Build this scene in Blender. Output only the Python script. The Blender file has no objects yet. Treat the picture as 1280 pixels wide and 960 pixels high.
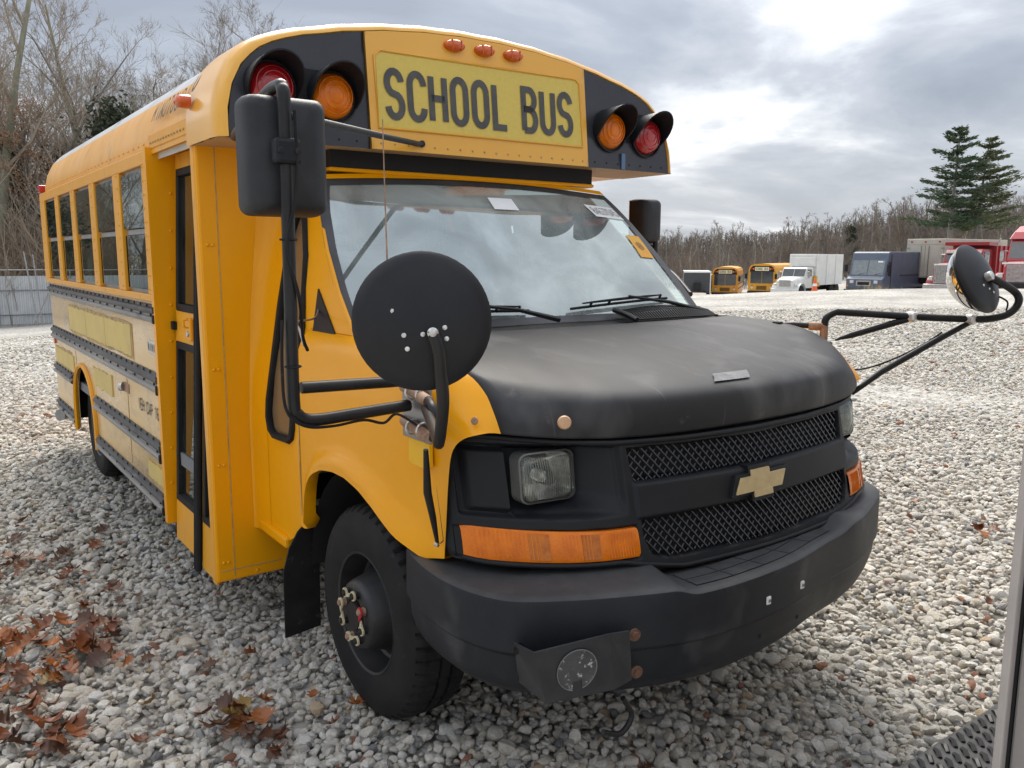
import bpy, bmesh, math, random
import numpy as np
from math import sin, cos, pi, radians
from mathutils import Vector, Matrix
from mathutils.geometry import tessellate_polygon

random.seed(7)
rng = np.random.default_rng(7)
sc = bpy.context.scene
COL = sc.collection

# ------------------------------------------------------------------ camera
CAM = Vector((-2.1098, -2.4978, 1.5831))
yaw, pitch, roll, FPX = -0.6269, -0.153, 0.0026, 1044.4
cf = Vector((-sin(yaw) * cos(pitch), cos(yaw) * cos(pitch), sin(pitch)))
cr = Vector((cos(yaw), sin(yaw), 0))
cu = cr.cross(cf)
cr2 = cr * cos(roll) + cu * sin(roll)
cu2 = cu * cos(roll) - cr * sin(roll)
cam_d = bpy.data.cameras.new('camera')
cam = bpy.data.objects.new('camera', cam_d)
COL.objects.link(cam)
m3 = Matrix((cr2, cu2, -cf)).transposed()
cam.matrix_world = Matrix.Translation(CAM) @ m3.to_4x4()
cam_d.sensor_width = 36.0
cam_d.lens = FPX / 1280 * 36
cam_d.clip_start = 0.05
cam_d.clip_end = 3000
sc.camera = cam

# ------------------------------------------------------------------ sky, sun, exposure
SUN_EL, SUN_AZ = radians(48), radians(28)      # azimuth from +Y towards +X
world = bpy.data.worlds.new('World')
sc.world = world
world.use_nodes = True
wn, wl = world.node_tree.nodes, world.node_tree.links
wn.clear()
def N(t, **kw):
    n = wn.new(t)
    for k, v in kw.items(): setattr(n, k, v)
    return n
out = N('ShaderNodeOutputWorld'); bg = N('ShaderNodeBackground')
bg.inputs['Strength'].default_value = 0.1
sky = N('ShaderNodeTexSky', sky_type='NISHITA', sun_disc=False)
sky.sun_elevation = SUN_EL; sky.sun_rotation = SUN_AZ
tc = N('ShaderNodeTexCoord'); sep = N('ShaderNodeSeparateXYZ')
wl.new(tc.outputs['Generated'], sep.inputs[0])
mz = N('ShaderNodeMath', operation='MAXIMUM'); mz.inputs[1].default_value = 0.0
wl.new(sep.outputs['Z'], mz.inputs[0])
az_ = N('ShaderNodeMath', operation='ADD'); az_.inputs[1].default_value = 0.16
wl.new(mz.outputs[0], az_.inputs[0])
dx = N('ShaderNodeMath', operation='DIVIDE'); dy = N('ShaderNodeMath', operation='DIVIDE')
wl.new(sep.outputs['X'], dx.inputs[0]); wl.new(az_.outputs[0], dx.inputs[1])
wl.new(sep.outputs['Y'], dy.inputs[0]); wl.new(az_.outputs[0], dy.inputs[1])
cmb = N('ShaderNodeCombineXYZ'); wl.new(dx.outputs[0], cmb.inputs[0]); wl.new(dy.outputs[0], cmb.inputs[1])
mp = N('ShaderNodeMapping'); mp.inputs['Location'].default_value = (3.1, 1.7, 0); mp.inputs['Scale'].default_value = (0.75, 0.95, 1)
mp.inputs['Rotation'].default_value = (0, 0, 0.5)
wl.new(cmb.outputs[0], mp.inputs[0])
n1 = N('ShaderNodeTexNoise'); n1.inputs['Scale'].default_value = .95; n1.inputs['Detail'].default_value = 9
n1.inputs['Roughness'].default_value = 0.55; n1.inputs['Distortion'].default_value = 0.35
wl.new(mp.outputs[0], n1.inputs['Vector'])
r1 = N('ShaderNodeValToRGB')
e = r1.color_ramp.elements
e[0].position = 0.33; e[0].color = (2.2, 2.42, 2.85, 1)
e[1].position = 0.69; e[1].color = (11.0, 11.1, 11.2, 1)
for p_, c_ in ((0.44, (2.9, 3.15, 3.6, 1)), (0.52, (3.9, 4.1, 4.5, 1)), (0.59, (5.8, 5.95, 6.2, 1))):
    q = r1.color_ramp.elements.new(p_); q.color = c_
wl.new(n1.outputs['Fac'], r1.inputs[0])
mixs = N('ShaderNodeMix', data_type='RGBA'); mixs.inputs[0].default_value = 0.93
wl.new(sky.outputs[0], mixs.inputs[6]); wl.new(r1.outputs[0], mixs.inputs[7])
# overcast sky: paler towards the horizon haze, brighter overhead (standard overcast gradient)
hz = N('ShaderNodeMapRange', interpolation_type='SMOOTHSTEP'); hz.inputs[1].default_value = .0; hz.inputs[2].default_value = .17; hz.inputs[3].default_value = .55; hz.inputs[4].default_value = 0.
wl.new(mz.outputs[0], hz.inputs[0])
mh = N('ShaderNodeMix', data_type='RGBA'); mh.inputs[7].default_value = (4.9, 5.1, 5.4, 1)
wl.new(hz.outputs[0], mh.inputs[0]); wl.new(mixs.outputs[2], mh.inputs[6])
zb = N('ShaderNodeMath', operation='MULTIPLY_ADD'); zb.inputs[1].default_value = 1.1; zb.inputs[2].default_value = .82
wl.new(mz.outputs[0], zb.inputs[0])
mm_ = N('ShaderNodeMix', data_type='RGBA', blend_type='MULTIPLY'); mm_.inputs[0].default_value = 1
wl.new(mh.outputs[2], mm_.inputs[6]); wl.new(zb.outputs[0], mm_.inputs[7])
wl.new(mm_.outputs[2], bg.inputs['Color'])
wl.new(bg.outputs[0], out.inputs[0])

sun_d = bpy.data.lights.new('sun', 'SUN'); sun_d.energy = 2.9; sun_d.angle = radians(40); sun_d.color = (1, 0.94, 0.85)
sun = bpy.data.objects.new('sun', sun_d); COL.objects.link(sun)
sdir = Vector((sin(SUN_AZ) * cos(SUN_EL), cos(SUN_AZ) * cos(SUN_EL), sin(SUN_EL)))
sun.rotation_euler = (-sdir).to_track_quat('-Z', 'Y').to_euler()
sun.location = (0, 0, 30)

sc.view_settings.view_transform = 'Standard'; sc.view_settings.look = 'None'
sc.view_settings.exposure = 0.72; sc.view_settings.gamma = 1.0
sc.render.engine = 'CYCLES'
sc.cycles.max_bounces = 8; sc.cycles.transparent_max_bounces = 12
sc.cycles.use_denoising = True

# ------------------------------------------------------------------ helpers: materials
MATS = {}
def pmat(name, c1, c2=None, rough=.5, metal=0., scale=6., detail=5., stretch=(1, 1, 1), lo=.35, hi=.68, bump=0., bscale=150.,
         coat=0., spec=.5, rvar=0., c3=None, scale3=30., lo3=.6, hi3=.75, rand=0., alpha=None, emit=None):
    if name in MATS: return MATS[name]
    m = bpy.data.materials.new(name); m.use_nodes = True
    nt = m.node_tree; n, l = nt.nodes, nt.links
    b = n['Principled BSDF']
    b.inputs['Base Color'].default_value = (*c1, 1); b.inputs['Roughness'].default_value = rough
    b.inputs['Metallic'].default_value = metal; b.inputs['Specular IOR Level'].default_value = spec
    b.inputs['Coat Weight'].default_value = coat; b.inputs['Coat Roughness'].default_value = .12
    tcn = n.new('ShaderNodeTexCoord'); mpn = n.new('ShaderNodeMapping'); mpn.inputs['Scale'].default_value = stretch
    l.new(tcn.outputs['Object'], mpn.inputs[0])
    col = None
    if c2 is not None:
        t = n.new('ShaderNodeTexNoise'); t.inputs['Scale'].default_value = scale; t.inputs['Detail'].default_value = detail
        t.inputs['Roughness'].default_value = .62
        l.new(mpn.outputs[0], t.inputs['Vector'])
        mr = n.new('ShaderNodeMapRange'); mr.inputs[1].default_value = lo; mr.inputs[2].default_value = hi
        l.new(t.outputs['Fac'], mr.inputs[0])
        mx = n.new('ShaderNodeMix'); mx.data_type = 'RGBA'
        mx.inputs[6].default_value = (*c1, 1); mx.inputs[7].default_value = (*c2, 1)
        l.new(mr.outputs[0], mx.inputs[0]); col = mx.outputs[2]
        if rvar:
            mr2 = n.new('ShaderNodeMapRange'); mr2.inputs[1].default_value = lo; mr2.inputs[2].default_value = hi
            mr2.inputs[3].default_value = rough; mr2.inputs[4].default_value = rough + rvar
            l.new(t.outputs['Fac'], mr2.inputs[0]); l.new(mr2.outputs[0], b.inputs['Roughness'])
    if c3 is not None:
        t3 = n.new('ShaderNodeTexNoise'); t3.inputs['Scale'].default_value = scale3; t3.inputs['Detail'].default_value = 8
        t3.inputs['Roughness'].default_value = .7
        l.new(mpn.outputs[0], t3.inputs['Vector'])
        mr3 = n.new('ShaderNodeMapRange'); mr3.inputs[1].default_value = lo3; mr3.inputs[2].default_value = hi3
        l.new(t3.outputs['Fac'], mr3.inputs[0])
        mx3 = n.new('ShaderNodeMix'); mx3.data_type = 'RGBA'; mx3.inputs[7].default_value = (*c3, 1)
        if col is not None: l.new(col, mx3.inputs[6])
        else: mx3.inputs[6].default_value = (*c1, 1)
        l.new(mr3.outputs[0], mx3.inputs[0]); col = mx3.outputs[2]
    if rand:
        oi = n.new('ShaderNodeObjectInfo'); hs = n.new('ShaderNodeHueSaturation')
        mrr = n.new('ShaderNodeMapRange'); mrr.inputs[3].default_value = 1 - rand; mrr.inputs[4].default_value = 1 + rand
        l.new(oi.outputs['Random'], mrr.inputs[0]); l.new(mrr.outputs[0], hs.inputs['Value'])
        if col is not None: l.new(col, hs.inputs['Color'])
        else: hs.inputs['Color'].default_value = (*c1, 1)
        col = hs.outputs[0]
    if col is not None: l.new(col, b.inputs['Base Color'])
    if bump:
        tb = n.new('ShaderNodeTexNoise'); tb.inputs['Scale'].default_value = bscale; tb.inputs['Detail'].default_value = 4
        l.new(tcn.outputs['Object'], tb.inputs['Vector'])
        bn = n.new('ShaderNodeBump'); bn.inputs['Strength'].default_value = bump; bn.inputs['Distance'].default_value = .004
        l.new(tb.outputs['Fac'], bn.inputs['Height']); l.new(bn.outputs[0], b.inputs['Normal'])
    MATS[name] = m
    return m

def glass(name, tint, film, film_w, ior, rough=.02):
    """pane: tinted see-through + diffuse film, under a mirror-like Fresnel reflection"""
    m = bpy.data.materials.new(name); m.use_nodes = True
    n, l = m.node_tree.nodes, m.node_tree.links
    n.clear()
    o = n.new('ShaderNodeOutputMaterial'); tr = n.new('ShaderNodeBsdfTransparent'); tr.inputs[0].default_value = (*tint, 1)
    df = n.new('ShaderNodeBsdfDiffuse'); df.inputs[0].default_value = (*film, 1)
    gl = n.new('ShaderNodeBsdfGlossy'); gl.inputs['Roughness'].default_value = rough; gl.inputs[0].default_value = (.92, 1, .98, 1)
    fr = n.new('ShaderNodeFresnel'); fr.inputs[0].default_value = ior
    a = n.new('ShaderNodeMixShader'); b = n.new('ShaderNodeMixShader')
    t = n.new('ShaderNodeTexNoise'); t.inputs['Scale'].default_value = 2.2; t.inputs['Detail'].default_value = 7; t.inputs['Distortion'].default_value = 1.2
    tcn = n.new('ShaderNodeTexCoord'); l.new(tcn.outputs['Object'], t.inputs['Vector'])
    mr = n.new('ShaderNodeMapRange'); mr.inputs[1].default_value = .3; mr.inputs[2].default_value = .7; mr.inputs[3].default_value = film_w * .3; mr.inputs[4].default_value = film_w * 2.0
    l.new(t.outputs['Fac'], mr.inputs[0]); l.new(mr.outputs[0], a.inputs[0])
    l.new(tr.outputs[0], a.inputs[1]); l.new(df.outputs[0], a.inputs[2])
    l.new(fr.outputs[0], b.inputs[0]); l.new(a.outputs[0], b.inputs[1]); l.new(gl.outputs[0], b.inputs[2])
    l.new(b.outputs[0], o.inputs[0])
    return m

YEL = pmat('bus_yellow', (.86, .365, .0), (.81, .345, .002), rough=.30, scale=3, c3=(.55, .24, .02), scale3=9, lo3=.64, hi3=.9, coat=.15, spec=.28, rvar=.12)
YELF = pmat('faded_yellow', (.80, .37, .02), (.74, .35, .04), rough=.36, scale=2.2, c3=(.38, .22, .08), scale3=6, lo3=.58, hi3=.8, coat=.15, spec=.3, rvar=.15, stretch=(1, 1, .5))
SIDE = pmat('dirty_side_yellow', (.64, .43, .175), (.68, .43, .12), rough=.24, scale=2.5, c3=(.30, .20, .11), scale3=4.5, lo3=.52, hi3=.78, coat=.5, rvar=.12, stretch=(1, .6, 1))
ROOFW = pmat('white_roof', (.62, .63, .64), (.45, .44, .42), rough=.4, scale=3, coat=.2)
PATCH = pmat('pale_patch', (.66, .50, .16), (.58, .44, .16), rough=.6, scale=5, c3=(.45, .33, .13), scale3=12, lo3=.6, hi3=.8)
PATCHY = pmat('bright_yellow_patch', (.82, .46, .0), (.80, .40, .004), rough=.35, scale=14)
BLK = pmat('black_plastic', (.0075, .0085, .0115), (.014, .0155, .0185), rough=.44, spec=.3, scale=5, bump=.25, bscale=900, rvar=.12)
BLKB = pmat('bumper_plastic', (.0095, .0115, .0165), (.021, .023, .0275), rough=.46, spec=.32, scale=3.5, bump=.3, bscale=700, c3=(.11, .11, .11), scale3=14, lo3=.68, hi3=.9, rvar=.1)
HOODM = pmat('matte_black_hood', (.015, .0155, .0185), (.025, .025, .027), rough=.5, spec=.38, scale=4, bump=.15, bscale=500, c3=(.17, .165, .16), scale3=13, lo3=.62, hi3=.92, rvar=.1, stretch=(1, .3, 1))
BLKM = pmat('black_metal', (.008, .008, .010), (.02, .019, .018), rough=.42, spec=.35, scale=10, c3=(.09, .06, .045), scale3=25, lo3=.68, hi3=.85)
BLKS = pmat('satin_black_panel', (.022, .023, .030), (.036, .037, .045), rough=.32, scale=3, c3=(.10, .10, .11), scale3=18, lo3=.66, hi3=.9)
DARK = pmat('dark_void', (.008, .008, .009), rough=.8)
RUB = pmat('rubber', (.007, .007, .008), (.017, .0165, .016), rough=.72, spec=.3, scale=7, bump=.3, bscale=250, c3=(.09, .085, .075), scale3=20, lo3=.62, hi3=.85)
RAILM = pmat('worn_black_rail', (.03, .03, .032), (.09, .085, .08), rough=.5, scale=3, c3=(.30, .28, .25), scale3=9, lo3=.58, hi3=.8, stretch=(1, .35, 1))
RAILG = pmat('grey_rail', (.20, .19, .18), (.33, .31, .28), rough=.45, scale=3, c3=(.06, .055, .05), scale3=9, lo3=.56, hi3=.75, stretch=(1, .35, 1))
ALU = pmat('grey_aluminium', (.36, .36, .36), (.28, .27, .26), rough=.42, metal=.5, scale=8)
GREY = pmat('grey_metal', (.26, .27, .29), (.34, .34, .34), rough=.4, metal=.7, scale=9)
RUST = pmat('rusty_steel', (.28, .15, .09), (.42, .30, .22), rough=.65, metal=.3, scale=30)
ZINC = pmat('zinc', (.72, .71, .69), (.5, .48, .44), rough=.35, metal=.7, scale=40)
CHROME = pmat('chrome', (.82, .82, .82), rough=.04, metal=1.)
MIRB = pmat('mirror_back_black', (.0065, .007, .010), (.013, .013, .0155), rough=.42, spec=.35, scale=9, c3=(.16, .15, .14), scale3=26, lo3=.72, hi3=.86)
MIRH = pmat('mirror_housing', (.015, .0165, .020), (.03, .031, .035), rough=.5, spec=.35, scale=7, bump=.15, bscale=600)
SIGN = pmat('sign_yellow', (.68, .50, .09), (.62, .46, .09), rough=.45, scale=60, bump=.15, bscale=400)
LETT = pmat('sign_black', (.05, .048, .046), (.085, .08, .072), rough=.5, scale=15)
LETT2 = pmat('letter_black', (.03, .025, .02), (.10, .07, .03), rough=.5, scale=12)
AMBER = pmat('amber_lens', (.80, .20, .0), (.64, .14, .0), rough=.25, scale=20, coat=.2, spec=.35, bump=.35, bscale=160)
AMBERD = pmat('amber_marker', (.66, .11, .008), (.52, .08, .006), rough=.2, scale=25, coat=.4, bump=.3, bscale=220)
REDL = pmat('red_lens', (.46, .012, .016), (.36, .008, .012), rough=.12, scale=20, coat=.6, bump=.3, bscale=160)
GOLD = pmat('tan_gold', (.60, .47, .24), (.50, .38, .19), rough=.4, scale=30)
TANB = pmat('tan_button', (.62, .38, .22), (.55, .33, .18), rough=.5, scale=40)
WHITE = pmat('white_label', (.86, .86, .85), (.80, .80, .79), rough=.5)
ORANGE = pmat('orange_label', (.82, .33, .02), (.78, .45, .03), rough=.5, scale=12)
SILV = pmat('silver_tape', (.20, .205, .215), (.09, .09, .095), rough=.5, metal=0., scale=20, bump=.4, bscale=120)
BROWN = pmat('brown_board', (.17, .105, .05), (.21, .135, .07), rough=.35, scale=4, coat=.3)
INT = pmat('interior_pale', (.66, .67, .65), (.58, .59, .57), rough=.7)
DASH = pmat('dash_grey', (.20, .21, .22), (.15, .16, .17), rough=.7)
STRIPM = pmat('grey_strip', (.44, .45, .45), (.36, .37, .37), rough=.4)  # plain grey band across each window top
WS = glass('windshield_glass', (.62, .76, .72), (.66, .74, .72), .30, 3.0, .01)  # pale film: smudges plus bright sky reflection put into its colour
PANE = glass('tinted_pane', (.30, .32, .30), (.14, .15, .14), .12, 2.0, .012)
HLG = glass('lamp_glass', (.95, .95, .93), (.75, .74, .70), .05, 1.5, .03)

def scratches(m, light, amount, defs):
    n, l = m.node_tree.nodes, m.node_tree.links; b = n['Principled BSDF']
    src = b.inputs['Base Color'].links[0].from_socket
    tcn = n.new('ShaderNodeTexCoord')
    for rot, sc_, lo, hi in defs:
        mpn = n.new('ShaderNodeMapping'); mpn.inputs['Rotation'].default_value = (0, 0, rot); mpn.inputs['Scale'].default_value = sc_
        l.new(tcn.outputs['Object'], mpn.inputs[0])
        t = n.new('ShaderNodeTexNoise'); t.inputs['Scale'].default_value = 1; t.inputs['Detail'].default_value = 3; t.inputs['Distortion'].default_value = .25; l.new(mpn.outputs[0], t.inputs['Vector'])
        mr = n.new('ShaderNodeMapRange'); mr.inputs[1].default_value = lo; mr.inputs[2].default_value = hi; mr.inputs[4].default_value = amount; l.new(t.outputs['Fac'], mr.inputs[0])
        mx = n.new('ShaderNodeMix'); mx.data_type = 'RGBA'; mx.inputs[7].default_value = (*light, 1); l.new(src, mx.inputs[6]); l.new(mr.outputs[0], mx.inputs[0]); src = mx.outputs[2]
    l.new(src, b.inputs['Base Color'])
def dust_and_light(m, dust, amount):
    """settled dust and lit grey painted on faces that look up"""
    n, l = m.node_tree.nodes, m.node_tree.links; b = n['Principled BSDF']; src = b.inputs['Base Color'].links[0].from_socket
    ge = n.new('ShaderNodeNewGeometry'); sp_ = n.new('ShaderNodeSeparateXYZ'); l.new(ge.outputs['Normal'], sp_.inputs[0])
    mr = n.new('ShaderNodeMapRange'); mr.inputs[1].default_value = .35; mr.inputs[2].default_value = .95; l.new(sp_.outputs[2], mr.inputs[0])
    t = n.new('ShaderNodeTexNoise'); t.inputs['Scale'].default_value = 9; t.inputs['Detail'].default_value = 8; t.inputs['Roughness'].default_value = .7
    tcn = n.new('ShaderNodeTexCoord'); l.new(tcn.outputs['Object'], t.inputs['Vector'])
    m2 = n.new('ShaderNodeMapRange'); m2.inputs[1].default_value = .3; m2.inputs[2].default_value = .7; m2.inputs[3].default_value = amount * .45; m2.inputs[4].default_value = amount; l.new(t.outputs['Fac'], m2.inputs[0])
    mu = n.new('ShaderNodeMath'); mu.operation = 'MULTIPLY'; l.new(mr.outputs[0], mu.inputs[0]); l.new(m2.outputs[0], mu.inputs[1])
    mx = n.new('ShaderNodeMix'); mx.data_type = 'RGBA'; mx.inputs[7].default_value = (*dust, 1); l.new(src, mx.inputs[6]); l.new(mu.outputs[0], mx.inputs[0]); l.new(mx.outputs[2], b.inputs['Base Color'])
dust_and_light(BLKB, (.21, .205, .20), .38)  # lit grey of upward faces is put into the colour along with dust
dust_and_light(HOODM, (.16, .158, .155), .10)
scratches(HOODM, (.26, .255, .25), .30, [(.55, (46, 2.2, 2), .66, .76), (-.35, (60, 3, 2), .68, .78), (1.2, (5, 4, 3), .52, .80)])
scratches(BLKB, (.22, .22, .225), .28, [(.1, (3, 3, 26), .66, .80), (0, (7, 7, 5), .56, .85)])
scratches(SIDE, (.20, .13, .07), .55, [(0, (5, 1.2, 9), .57, .75), (0, (9, 14, 1.2), .62, .8)])
scratches(YELF, (.36, .20, .07), .40, [(0, (6, 6, 1.5), .60, .8)])
# ------------------------------------------------------------------ helpers: meshes
def lin(a, b, n): return np.linspace(a, b, n).tolist()
class MB:
    def __init__(s): s.v = []; s.f = []; s.m = []
    def quad(s, a, b, c, d, mi=0):
        i = len(s.v); s.v += [tuple(a), tuple(b), tuple(c), tuple(d)]; s.f.append((i, i + 1, i + 2, i + 3)); s.m.append(mi); return s
    def tri(s, a, b, c, mi=0):
        i = len(s.v); s.v += [tuple(a), tuple(b), tuple(c)]; s.f.append((i, i + 1, i + 2)); s.m.append(mi); return s
    def add(s, vs, fs, mi=0):
        i = len(s.v); s.v += [tuple(v) for v in vs]
        for f in fs: s.f.append(tuple(i + k for k in f)); s.m.append(mi)
        return s
    def box(s, x0, x1, y0, y1, z0, z1, mi=0, M=None):
        vs = [Vector(q) for q in ((x0, y0, z0), (x1, y0, z0), (x1, y1, z0), (x0, y1, z0), (x0, y0, z1), (x1, y0, z1), (x1, y1, z1), (x0, y1, z1))]
        if M is not None: vs = [M @ v for v in vs]
        return s.add(vs, ((0, 3, 2, 1), (4, 5, 6, 7), (0, 1, 5, 4), (1, 2, 6, 5), (2, 3, 7, 6), (3, 0, 4, 7)), mi)
    def grid(s, P, mi=0, closeu=False, closev=False):
        nu, nv = len(P), len(P[0])
        vs = [q for row in P for q in row]; fs = []
        for i in range(nu - (0 if closeu else 1)):
            for j in range(nv - (0 if closev else 1)):
                a, b = i, (i + 1) % nu; c, d = j, (j + 1) % nv
                fs.append((a * nv + c, b * nv + c, b * nv + d, a * nv + d))
        return s.add(vs, fs, mi)
    def sliced(s, poly, zs, fn, fn2, mi=0):
        """closed plate like plate(), cut at heights zs so that it can follow a curved section"""
        bm = bmesh.new(); vv = [bm.verts.new((q[0], q[1], 0)) for q in poly]
        for t in tessellate_polygon([[Vector((q[0], q[1], 0)) for q in poly]]):
            try: bm.faces.new([vv[i] for i in t])
            except ValueError: pass
        for z in zs: bmesh.ops.bisect_plane(bm, geom=bm.verts[:] + bm.edges[:] + bm.faces[:], dist=1e-6, plane_co=(0, z, 0), plane_no=(0, 1, 0))
        bm.verts.ensure_lookup_table(); bm.verts.index_update()
        A = [fn(v.co.x, v.co.y) for v in bm.verts]; B = [fn2(v.co.x, v.co.y) for v in bm.verts]
        fs = [[v.index for v in f.verts] for f in bm.faces]
        s.add(A, fs, mi); s.add(B, [f[::-1] for f in fs], mi)
        for e_ in bm.edges:
            if len(e_.link_faces) == 1:
                i, j = e_.verts[0].index, e_.verts[1].index; s.quad(A[i], A[j], B[j], B[i], mi)
        bm.free(); return s
    def tube(s, pts, r, n=8, mi=0, cap=True, closed=False):
        pts = [Vector(q) for q in pts]
        rs = r if isinstance(r, (list, tuple)) else [r] * len(pts)
        rows = []; prev = None
        for i, q in enumerate(pts):
            if closed: t = pts[(i + 1) % len(pts)] - pts[i - 1]
            else: t = pts[min(i + 1, len(pts) - 1)] - pts[max(i - 1, 0)]
            t.normalize()
            if prev is None:
                prev = t.orthogonal().normalized()
            a = prev - t * prev.dot(t)
            if a.length < 1e-6: a = t.orthogonal()
            a.normalize(); prev = a; b = t.cross(a)
            rows.append([q + (a * cos(2 * pi * k / n) + b * sin(2 * pi * k / n)) * rs[i] for k in range(n)])
        s.grid(rows, mi, closeu=closed, closev=True)
        if cap and not closed:
            s.add(rows[0], [tuple(range(n))[::-1]], mi); s.add(rows[-1], [tuple(range(n))], mi)
        return s
    def lathe(s, prof, n=24, M=None, mi=0, cap=True):
        """prof: (radius, axial) pairs, axis = local Z"""
        M = M or Matrix()
        rows = [[M @ Vector((r * cos(2 * pi * k / n), r * sin(2 * pi * k / n), a)) for k in range(n)] for r, a in prof]
        s.grid(rows, mi, closev=True)
        if cap:
            if prof[0][0] > 1e-4: s.add(rows[0], [tuple(range(n))[::-1]], mi)
            if prof[-1][0] > 1e-4: s.add(rows[-1], [tuple(range(n))], mi)
        return s
    def plate(s, poly, fn, fn2, mi=0):
        """closed plate between two mappings of a 2-D polygon"""
        n = len(poly)
        A = [fn(*q) for q in poly]; B = [fn2(*q) for q in poly]
        t = tessellate_polygon([[Vector((q[0], q[1], 0)) for q in poly]])
        s.add(A, t, mi); s.add(B, [x[::-1] for x in t], mi)
        for i in range(n):
            j = (i + 1) % n
            s.quad(A[i], A[j], B[j], B[i], mi)
        return s
    def build(s, name, mats, parent=None, smooth=None, merge=True, bevel=0, seg=2):
        me = bpy.data.meshes.new(name)
        me.from_pydata(s.v, [], s.f)
        if not isinstance(mats, (list, tuple)): mats = [mats]
        for q in mats: me.materials.append(q)
        me.polygons.foreach_set('material_index', s.m)
        bm = bmesh.new(); bm.from_mesh(me)
        if merge: bmesh.ops.remove_doubles(bm, verts=bm.verts, dist=2e-5)
        bmesh.ops.recalc_face_normals(bm, faces=bm.faces)
        bm.to_mesh(me); bm.free()
        if smooth is not None:
            me.polygons.foreach_set('use_smooth', [True] * len(me.polygons))
            me.set_sharp_from_angle(angle=radians(smooth))
        o = bpy.data.objects.new(name, me); COL.objects.link(o)
        if parent: o.parent = parent
        if bevel:
            b = o.modifiers.new('bevel', 'BEVEL'); b.width = bevel; b.segments = seg; b.limit_method = 'ANGLE'; b.angle_limit = radians(40)
        return o

def tag(o, label=None, cat=None, group=None, kind=None):
    if label: o['label'] = label
    if cat: o['category'] = cat
    if group: o['group'] = group
    if kind: o['kind'] = kind
    return o
def empty(name, loc=(0, 0, 0), rz=0):
    o = bpy.data.objects.new(name, None); COL.objects.link(o); o.location = loc; o.rotation_euler = (0, 0, rz); o.empty_display_size = .2
    return o
def copy_tree(o, parent=None):
    c = o.copy(); COL.objects.link(c)
    if parent: c.parent = parent
    for ch in list(o.children): copy_tree(ch, c)
    return c
def interp(x, xs, ys): return float(np.interp(x, xs, ys))
def sstep(a, b, x):
    t = min(1., max(0., (x - a) / (b - a))); return t * t * (3 - 2 * t)
def look(z, x=None):
    """matrix with local Z along z"""
    q = Vector(z).normalized().to_track_quat('Z', 'Y'); return q.to_matrix().to_4x4()
def smoothpts(pts, k=6):
    P = [Vector(q) for q in pts]; o = []
    for i in range(len(P) - 1):
        a, b, c, d = P[max(i - 1, 0)], P[i], P[i + 1], P[min(i + 2, len(P) - 1)]
        for j in range(k):
            t = j / k
            o.append(.5 * ((2 * b) + (c - a) * t + (2 * a - 5 * b + 4 * c - d) * t * t + (-a + 3 * b - 3 * c + d) * t ** 3))
    o.append(P[-1]); return o

# ---- stroke lettering
def arc(cx, cy, rx, ry, a0, a1, n=12):
    return [(cx + rx * cos(radians(a0 + (a1 - a0) * i / n)), cy + ry * sin(radians(a0 + (a1 - a0) * i / n))) for i in range(n + 1)]
GL = {
 'S': [arc(.5, 1.5, .5, .5, 8, 245) + arc(.5, .5, .5, .5, 65, -172)],
 'C': [arc(.5, 1.5, .5, .5, 0, 180) + arc(.5, .5, .5, .5, 180, 360)],
 'H': [[(0, 0), (0, 2)], [(1, 0), (1, 2)], [(0, 1.02), (1, 1.02)]],
 'O': [arc(.5, 1.5, .5, .5, 0, 180) + arc(.5, .5, .5, .5, 180, 360) + [(1, 1.5)]],
 'L': [[(0, 2), (0, 0), (.95, 0)]],
 'B': [[(0, 0), (0, 2)] + arc(.5, 1.52, .45, .48, 90, -90) + [(0, 1.04)], [(0, 1.04)] + arc(.5, .52, .5, .52, 90, -90) + [(0, 0)]],
 'U': [[(0, 2)] + arc(.5, .5, .5, .5, 180, 360) + [(1, 2)]],
 'M': [[(0, 0), (0, 2), (.5, .7), (1, 2), (1, 0)]], 'I': [[(.5, 0), (.5, 2)]],
 'N': [[(0, 0), (0, 2), (1, 0), (1, 2)]], 'T': [[(0, 2), (1, 2)], [(.5, 2), (.5, 0)]],
 'R': [[(0, 0), (0, 2)] + arc(.5, 1.5, .5, .5, 90, -90) + [(0, 1.0)], [(.45, 1.0), (1, 0)]],
 'V': [[(0, 2), (.5, 0), (1, 2)]], 'E': [[(1, 2), (0, 2), (0, 0), (1, 0)], [(0, 1.02), (.85, 1.02)]],
 'A': [[(0, 0), (.5, 2), (1, 0)], [(.18, .7), (.82, .7)]],
 'P': [[(0, 0), (0, 2)] + arc(.5, 1.5, .5, .5, 90, -90) + [(0, 1.0)]],
 '0': [arc(.5, 1.5, .5, .5, 0, 180) + arc(.5, .5, .5, .5, 180, 360) + [(1, 1.5)]], '1': [[(.2, 1.6), (.55, 2), (.55, 0)]],
 '3': [arc(.5, 1.5, .5, .5, 160, -90) + arc(.5, .5, .5, .5, 90, -160)], '4': [[(.75, 0), (.75, 2), (0, .6), (1, .6)]],
 '5': [[(.95, 2), (.1, 2), (.05, 1.1)] + arc(.5, .62, .5, .62, 120, -160)],
 '6': [[(.85, 1.9)] + arc(.5, 1.2, .5, .8, 100, 180) + arc(.5, .55, .5, .55, 180, 540)],
 '7': [[(0, 2), (1, 2), (.35, 0)]], '8': [arc(.5, 1.5, .45, .5, -90, 270), arc(.5, .5, .5, .5, 90, 450)], '.': [[(.4, 0), (.4, .2)]],
}
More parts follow.
